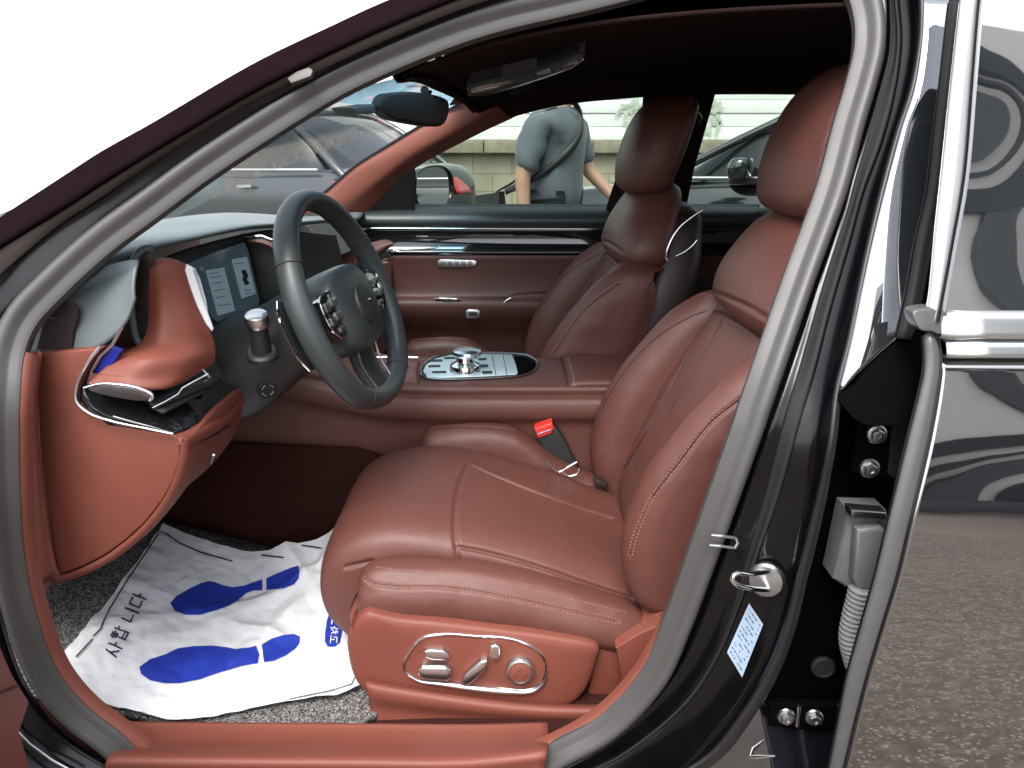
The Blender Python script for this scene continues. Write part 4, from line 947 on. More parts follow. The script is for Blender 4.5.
gs = [drape(tbk, [(707,314),(690,350),(672,384),(650,425),(624,469)], 120), drape(tbk, [(722,321),(704,352),(687,382)], 60), drape(tbk, [(690,327),(705,314),(720,312),(735,318),(752,329),(770,346)], 80)]
groove(back, gs[0], .003, .007, .001); groove(back, gs[1], .002, .003); groove(back, gs[2], .003, .006, .001)
tbk = bvh(back)
for pts in ([(707,314),(690,350),(672,384),(650,425),(624,469)], [(690,327),(705,314),(720,312),(735,318),(752,329),(770,346)], [(722,321),(704,352),(687,382),(668,415)]):
    d_ = drape(tbk, pts, 90, .0003)
    if len(d_) > 4: tube('panel_seam', d_, .0011 if pts[0][0] != 722 else .0006, M['seam'], back, 5)
tnk = bvh(nbk)
g3 = drape(tnk, [(630,556),(634,540),(642,519),(653,496),(678,464),(712,421),(748,394),(775,376)], 160)
groove(nbk, g3, .0025, .003, .0008)
tnk = bvh(nbk); sts = []
for o_ in (-2.3, 2.3): sts.append(drape(tnk, [(630+o_,556),(634+o_,540),(642+o_,519),(653+o_,496),(678+o_,464),(712+o_,421),(748,394+o_),(775,376+o_)], 200, .0004))
stitches('stitching', sts, M['stitch'], nbk)
if len(g3) > 4: tube('bolster_seam', [p for p in drape(tnk, [(653,496),(678,464),(712,421),(748,394),(775,376)], 80, .0002)], .0011, M['seam'], nbk, 5)
# piping between panel and near bolster
pp = []
for x0, z, w, dp in bxs[3:10]: pp.append(V((x0+.004, CY-.222+.012+.006, z+.001)))
tfk = bvh(fbk)
d_ = drape(tfk, [(596,432),(601,412),(610,394),(632,362),(656,338),(690,317),(706,311)], 120, .0004)
if len(d_) > 4: tube('bolster_piping', d_, .0012, M['seam'], fbk, 5)
# shoulder pad and headrest
sh = [(.480,CY,.925,.035,.11),(.480,CY,.926,.060,.180),(.474,CY,.938,.078,.212),(.471,CY,.955,.083,.222),(.474,CY,.985,.083,.220),(.484,CY,1.02,.081,.205),(.497,CY,1.055,.076,.180),(.511,CY,1.09,.067,.148),(.522,CY,1.112,.054,.112),(.526,CY,1.125,.034,.075),(.527,CY,1.127,.010,.02)]
shd = stack('shoulder_pad', sh, M['leather'], seat, 120, 90, 2.8)
tsh = bvh(shd)
for g in ([(708,286),(714,291),(728,298),(745,305),(762,315),(775,323)],): groove(shd, drape(tsh, g, 80), .003, .004, .0012)
groove(shd, drape(tsh, [(752,257),(742,280),(737,292)], 40), .0018, .0015)
hd = [(.512,CY,1.115,.020,.06),(.512,CY,1.116,.040,.10),(.511,CY,1.123,.055,.134),(.513,CY,1.140,.066,.154),(.519,CY,1.175,.073,.166),(.529,CY,1.215,.077,.169),(.543,CY,1.26,.077,.162),(.558,CY,1.30,.074,.147),(.572,CY,1.33,.066,.121),(.582,CY,1.350,.050,.094),(.587,CY,1.360,.030,.058),(.588,CY,1.362,.010,.02)]
hdr = stack('headrest', hd, M['leather'], seat, 120, 90, 2.9)
thd = bvh(hdr)
gh = drape(thd, [(836,110),(829,138),(822,165),(816,186),(808,204)], 60)
groove(hdr, gh, .0025, .003, .001)
for y in (-.05, .05): tube('headrest_post', [V((.515, CY+y, 1.09)), V((.512, CY+y, 1.13))], .007, M['chrome'], hdr, 10)
# back shell of the seat
stack('seat_back_shell', [(.40,CY,.42,.05,.19),(.40,CY,.43,.075,.215),(.405,CY,.50,.085,.23),(.455,CY,.65,.09,.235),(.515,CY,.82,.09,.23),(.555,CY,.95,.075,.20),(.575,CY,1.05,.05,.15),(.58,CY,1.07,.03,.1)], M['dark_maroon'], seat, 60, 50, 3.2)
plate('seat_base_frame', [V((-.22,-.62,.42)), V((.36,-.62,.40)), V((.36,-.62,.345)), V((-.20,-.62,.345))], V((0,.48,0)), M['dark2'], seat)

# ---- copy: the passenger's seat
seat2 = copy_tree(seat, car, (-.135, .76, 0))
tag(seat2, 'front seat on the far side, behind the centre console and beside the side window')
for ch in seat2.children:
    if ch.name.startswith('headrest'): ch.location = (-.030, 0, -.016)
# chrome ring of the switch on its back edge
rg = [at(*q2, .125) for q2 in ((703,210),(692,217),(679,228),(670,243),(666,258),(668,262))]
tube('seat_back_handle', cr(rg, 30), .0026, M['chrome'], seat2, 8)
seat2.children[-1].matrix_parent_inverse = Matrix.Translation(-seat2.location) if False else Matrix.Identity(4)
for ch in seat2.children:
    if ch.name.startswith('seat_back_handle'): ch.location = -seat2.location
h2_ = tube('seat_back_handle', cr([at(*q2, .125) for q2 in ((676,256),(684,252),(692,246),(697,240))], 20), .0022, M['chrome'], seat2, 8); h2_.location = -seat2.location

# ---- seat belt buckle beside the console
bu = plate('seat_belt_buckle', A([(535,428),(553,424),(562,436),(580,470),(566,476),(549,458),(538,440)],-.155), V((0,.03,0)), M['dark'], car, .004)
plate('buckle_button', A([(534.5,429),(552,423),(554,429),(551,434),(538,438.5)],-.162), V((0,.022,.004)), M['redplastic'], bu, .003)
tube('buckle_slot', A([(538,434),(551,429.5)],-.1632), .0014, M['sticker'], bu, 6)
tube('buckle_strap_guide', cr(A([(547,461),(553,468),(559,472),(568,467),(577,462)],-.215),20), .0030, M['chrome'], bu, 8)
tube('buckle_strap_guide', cr(A([(562,472),(568,476),(577,474),(580,468)],-.212),20), .0030, M['chrome'], bu, 8)
box('buckle_anchor', at(600,482,-.21), (.03,.02,.012), M['trimgrey'], bu, Matrix.Rotation(R(25),3,'Y'), .003)

# ---- rear bench
rb = stack('rear_seat', [(1.12,.1,.30,.2,.7),(1.12,.1,.32,.24,.74),(1.12,.1,.50,.26,.75),(1.12,.1,.56,.24,.74),(1.12,.1,.57,.2,.7)], M['leather_d'], car, 60, 30, 5)
stack('rear_backrest', [(1.42,.1,.5,.10,.72),(1.46,.1,.7,.11,.73),(1.52,.1,.95,.10,.72),(1.56,.1,1.02,.07,.70),(1.57,.1,1.04,.03,.6)], M['leather_d'], rb, 60, 40, 5)

# ================================================================== loose things on the floor
fm_rows = []
for v0, zz in ((520,.0),):
    pass
def zmat(x): return zf(x) + .012
def onfloor(u, v, dz=.0):
    z = .35
    for _ in range(14):
        p = atz(u, v, z); z = .5*z + .5*(zf(p.x) + dz)
    return atz(u, v, z)
mat_o = [V((x, y, 0)) for x, y in ((-.90,-.725),(-.60,-.728),(-.25,-.728),(-.22,-.70),(-.22,-.25),(-.30,-.20),(-.80,-.18),(-.93,-.22),(-.95,-.5),(-.93,-.70))]
bm = bmesh.new(); ff = bm.faces.new([bm.verts.new(p) for p in cr(mat_o, 60, True)])
bmesh.ops.triangulate(bm, faces=[ff])
for _ in range(3): bmesh.ops.subdivide_edges(bm, edges=list(bm.edges), cuts=1, use_grid_fill=True)
for v in bm.verts: v.co.z = zf(v.co.x) + .004
bm.verts.index_update(); vv = [v.co.copy() for v in bm.verts]; f2 = [tuple(q.index for q in f.verts) for f in bm.faces]; bm.free()
def loop_mat():
    m = pm('loop_pile', (.12,.12,.12), .9); nt = m.node_tree; b = nt.nodes['Principled BSDF']; tc = nt.nodes.new('ShaderNodeTexCoord')
    n1 = nt.nodes.new('ShaderNodeTexNoise'); n1.inputs['Scale'].default_value = 260; n1.inputs['Detail'].default_value = 3; n1.inputs['Distortion'].default_value = 1.5
    cr_ = nt.nodes.new('ShaderNodeValToRGB'); e = cr_.color_ramp.elements; e[0].position = .40; e[0].color = (.012,.011,.010,1); e[1].position = .62; e[1].color = (.40,.39,.38,1)
    e2_ = cr_.color_ramp.elements.new(.5); e2_.color = (.10,.095,.09,1)
    nt.links.new(tc.outputs['Object'], n1.inputs['Vector']); nt.links.new(n1.outputs['Fac'], cr_.inputs[0]); nt.links.new(cr_.outputs[0], b.inputs['Base Color'])
    bp_ = nt.nodes.new('ShaderNodeBump'); bp_.inputs['Strength'].default_value = 1; bp_.inputs['Distance'].default_value = .006
    nt.links.new(n1.outputs['Fac'], bp_.inputs['Height']); nt.links.new(bp_.outputs[0], b.inputs['Normal']); return m
fmat = mk('floor_mat', vv, f2, loop_mat(), None)
sm_ = fmat.modifiers.new('solid', 'SOLIDIFY'); sm_.thickness = .01; sm_.offset = 0
tag(fmat, 'grey speckled loop-pile floor mat under the white paper sheet', 'floor mat')

# paper sheet with shoe prints
pr_rows = [[(163,524,.016),(200,538,.02),(240,551,.02),(262,552,.03),(290,545,.05),(318,539,.05),(334,528,.06),(347,508,.085)],
           [(148,546,.012),(190,562,.014),(235,572,.012),(265,572,.02),(295,566,.03),(320,560,.035),(338,555,.05),(356,540,.06)],
           [(128,574,.010),(170,592,.01),(220,602,.01),(265,602,.012),(300,598,.018),(330,590,.02),(350,588,.03),(372,575,.03)],
           [(104,606,.010),(150,626,.012),(200,634,.010),(255,636,.010),(300,632,.01),(335,628,.012),(356,628,.016),(382,620,.02)],
           [(80,636,.012),(125,662,.01),(180,670,.010),(240,672,.010),(290,668,.008),(335,664,.010),(362,660,.014),(386,655,.012)],
           [(62,656,.016),(92,690,.012),(140,702,.010),(200,704,.008),(260,698,.008),(320,690,.008),(358,682,.012),(384,676,.012)],
           [(66,672,.010),(80,696,.012),(118,717,.012),(172,724,.008),(215,716,.008),(285,702,.008),(335,696,.010),(361,688,.006)]]
rows = [[onfloor(u, v, dz + .012) for u, v, dz in r] for r in pr_rows]
P = loftP(rows, 150, 130)
for r in P:
    for p in r:
        q = p * 9
        cz_ = 0
        for k_, (nx_, ny_, off_, am_) in enumerate(((.8,.6,-.55,.010),(-.5,.86,-.10,.008),(.95,-.3,-.28,.009),(.3,.95,-.62,.007),(-.75,.66,.10,.008),(.6,-.8,.02,.006))):
            dd_ = p.x*nx_ + p.y*ny_ - off_ + .02*noise.noise(p*6 + V((k_,0,0))); cz_ += am_ * max(0, 1 - abs(dd_)/.028)
        p.z += .006 * (noise.noise(q) * .7 + .9 * abs(noise.noise(p * 17 + V((3,1,0))))) + .0016 * noise.noise(p * 55) + cz_ * (.6 + .9*abs(noise.noise(p*5)))
        p.y += .002 * noise.noise(p * 13 + V((7,0,0)))
        if p.y < -.735: p.y = -.735
v, f = grid(P); pap = MB().add(v, f).build('paper_floor_sheet', M['paper'], None, True, None)
tag(pap, 'crumpled white paper sheet printed with two blue shoe soles, lying in the foot well', 'paper sheet')
tp = bvh(pap)
def ink(name, outs, mat=M['ink'], n=None, sub=2):
    mb = MB()
    for o_ in outs: mb.add(*decal(tp, o_, sub + 3, .0022, n))
    return mb.build(name, mat, pap, True, None, False)
ink('shoe_print', [[(170,604),(176,597),(188,590),(200,584),(208,582),(214,582.5),(222,586),(232,588),(244,586.5),(256,582),(262.5,580),(262.5,591),(254,591),(246,594),(238,601),(230,606),(216,611),(200,615.5),(186,615.5),(175,612)],
                   [(266.5,579),(280,573),(292,568),(299,566),(300,572),(299,579),(294,585),(284,589),(274,590),(266.5,590.5)]])
ink('shoe_print', [[(139,668),(150,660),(166,655),(178,649),(194,647),(212,646.5),(226,648),(236,650),(248,648.5),(256,646.5),(259,655),(258,664),(240,667),(222,672.5),(200,680),(180,684),(164,684),(150,681),(141,675)],
                   [(261.5,645.5),(272,639),(284,635.5),(294,635),(300,637.5),(300,643),(296,649),(286,656),(274,661.5),(264,663)]])
def strokes(name, lines, w, mat):
    mb = MB()
    for l in lines:
        for a, b in zip(l, l[1:]):
            dx, dy = b[0]-a[0], b[1]-a[1]; L = math.hypot(dx, dy) or 1; nx, ny = -dy/L*w, dx/L*w; ex, ey = dx/L*w*.6, dy/L*w*.6
            mb.add(*decal(tp, [(a[0]+nx-ex,a[1]+ny-ey),(b[0]+nx+ex,b[1]+ny+ey),(b[0]-nx+ex,b[1]-ny+ey),(a[0]-nx-ex,a[1]-ny-ey)], 3, .0026))
    return mb.build(name, mat, pap, False, None, False)
for bl in ([(158,535),(150,547),(138,565),(124,586),(110,609),(100,630),(93,637)],[(92,640),(85,648),(76,658)]): strokes('border_line', [bl], .75, M['ink_k'])
for bl in ([(165,534),(180,544),(200,553),(232,562)],[(262,556),(284,558)],[(302,546),(322,549)]): strokes('border_line', [bl], .75, M['ink_k'])
strokes('border_line', [[(200,722),(216,718),(262,706),(300,698),(330,692),(352,685),(356,676),(357,666)]], .45, M['edge'])
# Hangul line, written up the sheet: local glyph box x to the right of writing, y up
def glyph(lines, o, ux, uy, s):
    return [[(o[0] + (x*ux[0] + y*uy[0])*s, o[1] + (x*ux[1] + y*uy[1])*s) for x, y in l] for l in lines]
ux, uy = (.46,-.89), (-.86,-.36)
SA = [[(.05,.05),(.28,.95)],[(.22,.55),(.52,.08)],[(.74,-.05),(.74,1.0)],[(.74,.5),(.98,.5)]]
HAP = [[(.12,1.02),(.44,1.02)],[(.02,.88),(.56,.88)],[(.29,.78),(.12,.68),(.29,.56),(.46,.68),(.29,.78)],[(.74,.50),(.74,1.05)],[(.74,.78),(.96,.78)],[(.22,.42),(.22,-.05),(.78,-.05),(.78,.42)],[(.22,.2),(.78,.2)]]
NI = [[(.08,.92),(.08,.2),(.58,.26)],[(.84,-.05),(.84,1.02)]]
DA = [[(.58,.9),(.08,.9),(.08,.12),(.58,.16)],[(.78,-.05),(.78,1.02)],[(.78,.5),(1.0,.5)]]
mbl = []
for g, o in ((SA,(116,659)),(HAP,(122.5,643.5)),(NI,(132.5,625)),(DA,(140,610.5))):
    mbl += glyph(g, o, ux, uy, 14.5)
strokes('printed_text', mbl, .85, M['ink_k'])
bad = ink('printed_badge', [[(331,610),(343,608),(346,612),(344,622),(342,634),(340,643),(335,647.5),(328,647.5),(325,643),(325,634),(327,622)]], M['ink'])
KO = [[(.1,.95),(.85,.95),(.80,.5)],[(.48,.6),(.48,.12)],[(.0,.12),(1,.12)]]
CHA = [[(.2,1.0),(.45,1.0)],[(.05,.8),(.58,.8)],[(.32,.8),(.05,.15)],[(.32,.5),(.6,.15)],[(.78,-.05),(.78,1.05)],[(.78,.5),(1,.5)]]
bx_, by_ = (-.12,-1), (1,-.1)
wl = []
for g, o in ((KO,(329.5,644)),(CHA,(330.3,634.5)),(KO,(331,625)),(CHA,(332,616))):
    wl += glyph(g, o, (.12,-1), (.9,.12) if False else (1,.1), 7.5)
strokes('badge_text', wl, .5, M['paper'])
# ================================================================== ground and surroundings
def asphalt():
    m = pm('asphalt', (.1,.09,.08), .85); nt = m.node_tree; b = nt.nodes['Principled BSDF']; tc = nt.nodes.new('ShaderNodeTexCoord')
    n1 = nt.nodes.new('ShaderNodeTexNoise'); n1.inputs['Scale'].default_value = 1.2; n1.inputs['Detail'].default_value = 8
    v1 = nt.nodes.new('ShaderNodeTexVoronoi'); v1.inputs['Scale'].default_value = 130
    n2 = nt.nodes.new('ShaderNodeTexNoise'); n2.inputs['Scale'].default_value = 22; n2.inputs['Detail'].default_value = 6
    for n in (n1, v1, n2): nt.links.new(tc.outputs['Object'], n.inputs['Vector'])
    c1 = nt.nodes.new('ShaderNodeValToRGB'); e = c1.color_ramp.elements; e[0].position = .3; e[0].color = (.088,.070,.055,1); e[1].position = .75; e[1].color = (.150,.120,.094,1)
    nt.links.new(n1.outputs['Fac'], c1.inputs[0])
    c2 = nt.nodes.new('ShaderNodeValToRGB'); e = c2.color_ramp.elements; e[0].position = .45; e[0].color = (.7,.7,.7,1); e[1].position = .72; e[1].color = (1.5,1.45,1.4,1)
    nt.links.new(n2.outputs['Fac'], c2.inputs[0])
    mx = nt.nodes.new('ShaderNodeMixRGB'); mx.blend_type = 'MULTIPLY'; mx.inputs[0].default_value = .8
    nt.links.new(c1.outputs[0], mx.inputs[1]); nt.links.new(c2.outputs[0], mx.inputs[2])
    c3 = nt.nodes.new('ShaderNodeValToRGB'); e = c3.color_ramp.elements; e[0].position = .86; e[0].color = (0,0,0,1); e[1].position = .93; e[1].color = (1,1,1,1)
    vc = nt.nodes.new('ShaderNodeSeparateColor'); nt.links.new(v1.outputs['Color'], vc.inputs[0]); nt.links.new(vc.outputs[0], c3.inputs[0])
    m2 = nt.nodes.new('ShaderNodeMixRGB'); m2.inputs[2].default_value = (.25,.215,.185,1); nt.links.new(c3.outputs[0], m2.inputs[0]); nt.links.new(mx.outputs[0], m2.inputs[1])
    nt.links.new(m2.outputs[0], b.inputs['Base Color'])
    bp_ = nt.nodes.new('ShaderNodeBump'); bp_.inputs['Strength'].default_value = .6; bp_.inputs['Distance'].default_value = .01
    nt.links.new(n2.outputs['Fac'], bp_.inputs['Height']); nt.links.new(bp_.outputs[0], b.inputs['Normal']); return m
v, f = grid([[V((x, y, 0)) for x in (-300,-60,-20,-5,0,5,20,60,300)] for y in (-300,-60,-20,-5,0,5,20,60,300)])
g_ = mk('ground', v, f, asphalt(), None, False); tag(g_, kind='structure')

# ---- block wall with a cap, pale panel fence above and beyond it
def blocks():
    m = pm('concrete_blocks', (.4,.38,.3), .85); nt = m.node_tree; b = nt.nodes['Principled BSDF']; tc = nt.nodes.new('ShaderNodeTexCoord')
    mp = nt.nodes.new('ShaderNodeMapping'); mp.inputs['Rotation'].default_value = (R(90),0,0); nt.links.new(tc.outputs['Object'], mp.inputs[0])
    br = nt.nodes.new('ShaderNodeTexBrick'); br.inputs['Scale'].default_value = 1; br.inputs['Brick Width'].default_value = .45; br.inputs['Row Height'].default_value = .2; br.inputs['Mortar Size'].default_value = .006
    br.inputs['Color1'].default_value = (.42,.385,.28,1); br.inputs['Color2'].default_value = (.36,.33,.245,1); br.inputs['Mortar'].default_value = (.20,.195,.155,1)
    nt.links.new(mp.outputs[0], br.inputs['Vector'])
    n1 = nt.nodes.new('ShaderNodeTexNoise'); n1.inputs['Scale'].default_value = 2.5; n1.inputs['Detail'].default_value = 8; nt.links.new(tc.outputs['Object'], n1.inputs['Vector'])
    mx = nt.nodes.new('ShaderNodeMixRGB'); mx.blend_type = 'OVERLAY'; mx.inputs[0].default_value = .45; nt.links.new(br.outputs[0], mx.inputs[1]); nt.links.new(n1.outputs['Fac'], mx.inputs[2])
    nt.links.new(mx.outputs[0], b.inputs['Base Color']); return m
WY = 7.5
wall = MB().add(*boxVF((5.0, WY+.12, .515), (18, .24, 1.03))).build('block_wall', blocks(), None, False)
tag(wall, 'beige concrete block wall with a weathered cap course, beyond the side window', 'wall')
capm = pm('weathered_cap', (.30,.265,.19), .9, var=(5,.3))
mb = MB(); rnd = random.Random(5); x = -4.0
while x < 14:
    w = rnd.choice((.58,.6,.62)); mb.add(*boxVF((x+w/2, WY+.08, 1.10), (w-.012, .40, .135), None, .008)); x += w
mb.build('wall_cap', capm, wall, True)
white = pm('white_panel', (.80,.81,.79), .5, var=(2,.03))
def panel_fence(name, x0, x1, z0, z1, y, label):
    mb = MB(); n = int((z1 - z0) / .145)
    for i in range(n):
        z = z0 + i*.145; mb.add(*boxVF(((x0+x1)/2, y+.012*(i%2), z+.0725), (x1-x0, .05, .139), None, .006))
    mb.add(*boxVF(((x0+x1)/2, y+.05, (z0+z0+n*.145)/2), (x1-x0, .04, n*.145)))
    o = mb.build(name, white, None, True); tag(o, label, 'fence'); k = 0; xx = x0 + .4
    while xx < x1: 
        MB().add(*boxVF((xx, y+.11, (z0+z1)/2), (.06,.06,z1-z0))).build('fence_post', M['edgebright'], o, False); xx += 2.4
    return o
pf = panel_fence('panel_fence', -1.2, 14, 1.17, 3.0, WY+.12, 'white horizontal panel fence standing on the block wall')
leafm = pm('faded_leaf_paint', (.50,.54,.46), .8); rnd = random.Random(11)
for (u, v, sc_) in ((630,108,.9),(628,124,.5),(618,113,.4),(714,108,.9),(710,128,.9),(716,118,.6)):
    c = at(u, v, WY+.08); mb = MB()
    for k in range(9):
        a = rnd.uniform(0, 6.28); r = rnd.uniform(.02,.12)*sc_; p = c + V((math.cos(a)*r, 0, math.sin(a)*r)); t = rnd.uniform(0, 6.28); L = .07*sc_; w = .028*sc_
        d = V((math.cos(t),0,math.sin(t))); q = V((-math.sin(t),0,math.cos(t)))
        p = p - V((0,.0012*k,0)); mb.add(*plateVF([p-d*L, p-q*w, p+d*L, p+q*w], V((0,.0006,0))))
    mb.build('painted_leaves', leafm, pf, False)
pf2 = empty('sheet_fence', (-12.3, WY+1.7, 0)); tag(pf2, 'tall plain white sheet fence ahead of the car, bleached by the light', 'fence')
smooth_white = pm('smooth_white_sheet', (.86,.86,.85), .5, var=(.8,.02))
for k in range(11):
    MB().add(*boxVF((-10 + 2.03*k, 0, 2.2), (2.02,.05,4.3), None, .006)).build('wall_panel', smooth_white, pf2, True)
    MB().add(*boxVF((-10 + 2.03*k + 1.0, .06, 2.2), (.08,.06,4.3))).build('wall_post', M['edgebright'], pf2, False)

# ---- parked cars
def sedan(name, label, group, loc, rz, paint, L=4.75, Wd=1.84):
    root = empty(name, loc); root.rotation_euler = (0,0,rz); tag(root, label, 'car', group)
    hw = Wd/2                       # local: front = -x, left side = -y
    prof_s = [(-2.36,.36,.40,.58),(-2.30,.30,.62,.74),(-2.1,.24,.80,.84),(-1.7,.20,.875,.895),(-1.2,.19,.92,.91),(-.75,.19,.96,.915),(0,.19,.975,.92),(.8,.19,.985,.915),(1.4,.2,1.0,.90),(1.85,.22,1.005,.87),(2.2,.28,.985,.82),(2.33,.36,.90,.74),(2.37,.42,.70,.6)]
    rows = []
    for x, zb, zt, w in prof_s:
        m = .5*(zb+zt); rows.append([V((x, y, z)) for y, z in ((-w*.80,zb),(-w*.96,zb+.08),(-w*1.0,m-.05),(-w*1.005,m+.05),(-w*.985,zt-.12),(-w*.93,zt-.03),(-w*.80,zt),(-w*.4,zt+.012),(0,zt+.016),(w*.4,zt+.012),(w*.80,zt),(w*.93,zt-.03),(w*.985,zt-.12),(w*1.005,m+.05),(w*1.0,m-.05),(w*.96,zb+.08),(w*.80,zb))])
    body = loft('body', rows, paint, root, 90, 70, closed=True, cap=True)
    gz = [(-1.18,.93,.80,.0),(-.62,1.25,.70,.0),(-.30,1.385,.63,0),(0,1.425,.61,0),(.45,1.44,.61,0),(.9,1.41,.61,0),(1.3,1.29,.66,0),(1.92,.985,.76,0)]
    def gsec(k, s=1.0, dz=0):
        x, z, w, _ = gz[k]
        return [V((x, y*s, zz+dz)) for y, zz in ((-.84,.93),(-(.84+w)/2-.015,(.93+z)/2),(-w,z-.02),(-w*.8,z+.004),(0,z+.03),(w*.8,z+.004),(w,z-.02),((.84+w)/2+.015,(.93+z)/2),(.84,.93))]
    gh_ = loft('window_glass', [gsec(k) for k in range(8)], M['darkglass'], root, 60, 50)
    roof = loft('roof', [[V((x, y, z + .034 - .05*(abs(y)/.62)**2)) for y in (-.63,-.55,-.3,0,.3,.55,.63)] for x, z in ((-.34,1.372),(0,1.42),(.45,1.435),(.9,1.405),(1.1,1.36))], paint, root, 30, 30, thick=.02)
    for s in (-1, 1):
        for nm, pts, r in (('windshield_pillar', [(-1.2,.855,.94),(-.62,.725,1.25),(-.32,.655,1.385),(0,.635,1.42)], .028), ('roof_edge', [(0,.635,1.42),(.45,.63,1.435),(.9,.635,1.40),(1.3,.68,1.28),(1.9,.80,.99),(2.02,.80,.92)], .032), ('center_pillar', [(.22,.86,.97),(.16,.75,1.22),(.10,.64,1.42)], .035), ('belt_strip', [(-1.15,.885,.955),(-.4,.90,.972),(.6,.90,.985),(1.7,.86,1.0)], .012)):
            tube(nm, cr([V((x, s*y, z)) for x, y, z in pts], 24), r, M['satin'] if nm == 'belt_strip' else paint, root, 8)
        mm = V((-.62, s*1.0, 1.035))
        sm = stack('side_mirror', [(mm.x,mm.y,.965,.03,.05),(mm.x,mm.y,.975,.06,.10),(mm.x,mm.y,1.03,.075,.125),(mm.x+.01,mm.y,1.09,.06,.11),(mm.x+.02,mm.y,1.105,.03,.06)], M['satin'] if name == 'silver' else paint, root, 28, 20, 2.6)
        plate('mirror_base', [V((-.72,s*.86,.96)),V((-.50,s*.86,.96)),V((-.56,s*1.02,.975)),V((-.66,s*1.02,.975))], V((0,0,-.035)), M['dark2'], root)
        for xx, ll in ((-1.42,'wheel'),(1.42,'wheel')):
            w_ = lathe('wheel', [(.20,-.01),(.30,0),(.335,-.03),(.34,-.11),(.335,-.19),(.3,-.22)], V((xx, s*.91, .335)), V((0,s,0)), M['rubber'], root, 32)
            mb = MB(); mb.add(*latheVF([(.235,.004),(.225,.008),(.21,-.01)], V((xx, s*.91, .335)), V((0,s,0)), 32))
            for k in range(10):
                t = k*math.pi/5; mb.add(*boxVF(V((xx+math.cos(t)*.12, s*.912, .335+math.sin(t)*.12)), (.2,.016,.03), Matrix.Rotation(-t,3,'Y'), .003))
            mb.build('rim', M['satin'], w_, True)
        loft('headlight', [[V((x, s*y, z)) for x, y, z in ((-2.33,.42,.66),(-2.24,.62,.69),(-2.05,.80,.74),(-1.85,.875,.77))], [V((x, s*y, z)) for x, y, z in ((-2.36,.42,.60),(-2.28,.64,.62),(-2.10,.83,.66),(-1.88,.90,.71))]], M['lampglass'], root, 16, 6, thick=.02)
        loft('tail_light', [[V((x, s*y, z)) for x, y, z in ((2.32,.30,.90),(2.27,.60,.91),(2.12,.80,.92),(1.9,.87,.92))], [V((x, s*y, z)) for x, y, z in ((2.40,.30,.78),(2.34,.62,.78),(2.18,.84,.79),(1.92,.905,.80))]], M['tailred'], root, 16, 6, thick=.02)
        for xx in (-.28,.72): plate('door_handle', [V((xx,s*.925,.86)),V((xx+.2,s*.925,.865)),V((xx+.2,s*.925,.885)),V((xx,s*.925,.88))], V((0,s*.02,0)), M['satin'], root, .006)
    return root
cpaint = pm('black_car_clearcoat', (.010,.012,.016), .12, ior=1.6, coat=1.0)
gpaint = pm('dark_grey_car_clearcoat', (.022,.028,.03), .25, ior=1.5, coat=.4)
GR = 'cars parked around the open car'
sedan('neighbour_car', 'black sedan with a chrome belt line parked beyond the rear side window', GR, (2.5,3.95,0), R(-30), cpaint)
sedan('neighbour_car', 'dark grey sedan seen through the windshield, its red tail lamp by the side mirror', GR, (-2.15,5.2,0), R(-28), gpaint).scale = (.75,.88,1.0)

# ---- the man walking past
skin = pm('skin', (.46,.27,.19), .5, var=(20,.08)); shirt = pm('grey_blue_shirt', (.112,.130,.150), .8, bump=('noise', 120, .2, .002), var=(8,.08), sheen=.2)
trous = pm('dark_trousers', (.03,.033,.04), .8, var=(10,.15)); hairm = pm('black_hair', (.012,.01,.009), .5)
def skin_obj(name, pts, edges, rad, mat, parent=None, lvl=2, root=0):
    me = bpy.data.meshes.new(name); me.from_pydata([tuple(p) for p in pts], edges, []); o = bpy.data.objects.new(name, me); COL.objects.link(o)
    o.modifiers.new('skin', 'SKIN'); s = o.modifiers.new('sub', 'SUBSURF'); s.levels = lvl; s.render_levels = lvl
    for i, r in enumerate(rad): me.skin_vertices[0].data[i].radius = (r if isinstance(r, tuple) else (r, r))
    me.skin_vertices[0].data[root].use_root = True
    dg = bpy.context.evaluated_depsgraph_get(); dg.update(); ev = o.evaluated_get(dg); nm = bpy.data.meshes.new_from_object(ev)
    o.modifiers.clear(); o.data = nm; nm.materials.clear(); nm.materials.append(mat)
    nm.polygons.foreach_set('use_smooth', [True]*len(nm.polygons))
    if parent: o.parent = parent
    return o
# local: facing +x, left side +y (away from the camera), feet at z 0
bp_ = {'pel':(0,0,.92),'bel':(.01,0,1.06),'che':(.02,0,1.22),'upc':(.02,0,1.34),'nek':(.03,0,1.43),'hed':(.06,0,1.52),'top':(.06,0,1.62),
       'hr':(0,-.09,.90),'kr':(.10,-.10,.50),'ar':(-.10,-.10,.09),'tr':(.05,-.11,.03),'hl':(0,.09,.90),'kl':(.16,.10,.50),'al':(.24,.10,.09),'tl':(.40,.11,.03),
       'sr':(.00,-.185,1.355),'er':(-.07,-.235,1.08),'wr':(-.05,-.245,.85),'mr':(-.02,-.245,.78),
       'sl':(.03,.185,1.355),'el':(.10,.235,1.10),'wl':(.27,.22,.95),'ml':(.33,.21,.91)}
keys = list(bp_); E_ = [('pel','bel'),('bel','che'),('che','upc'),('upc','nek'),('nek','hed'),('hed','top'),('pel','hr'),('hr','kr'),('kr','ar'),('ar','tr'),('pel','hl'),('hl','kl'),('kl','al'),('al','tl'),('upc','sr'),('sr','er'),('er','wr'),('wr','mr'),('upc','sl'),('sl','el'),('el','wl'),('wl','ml')]
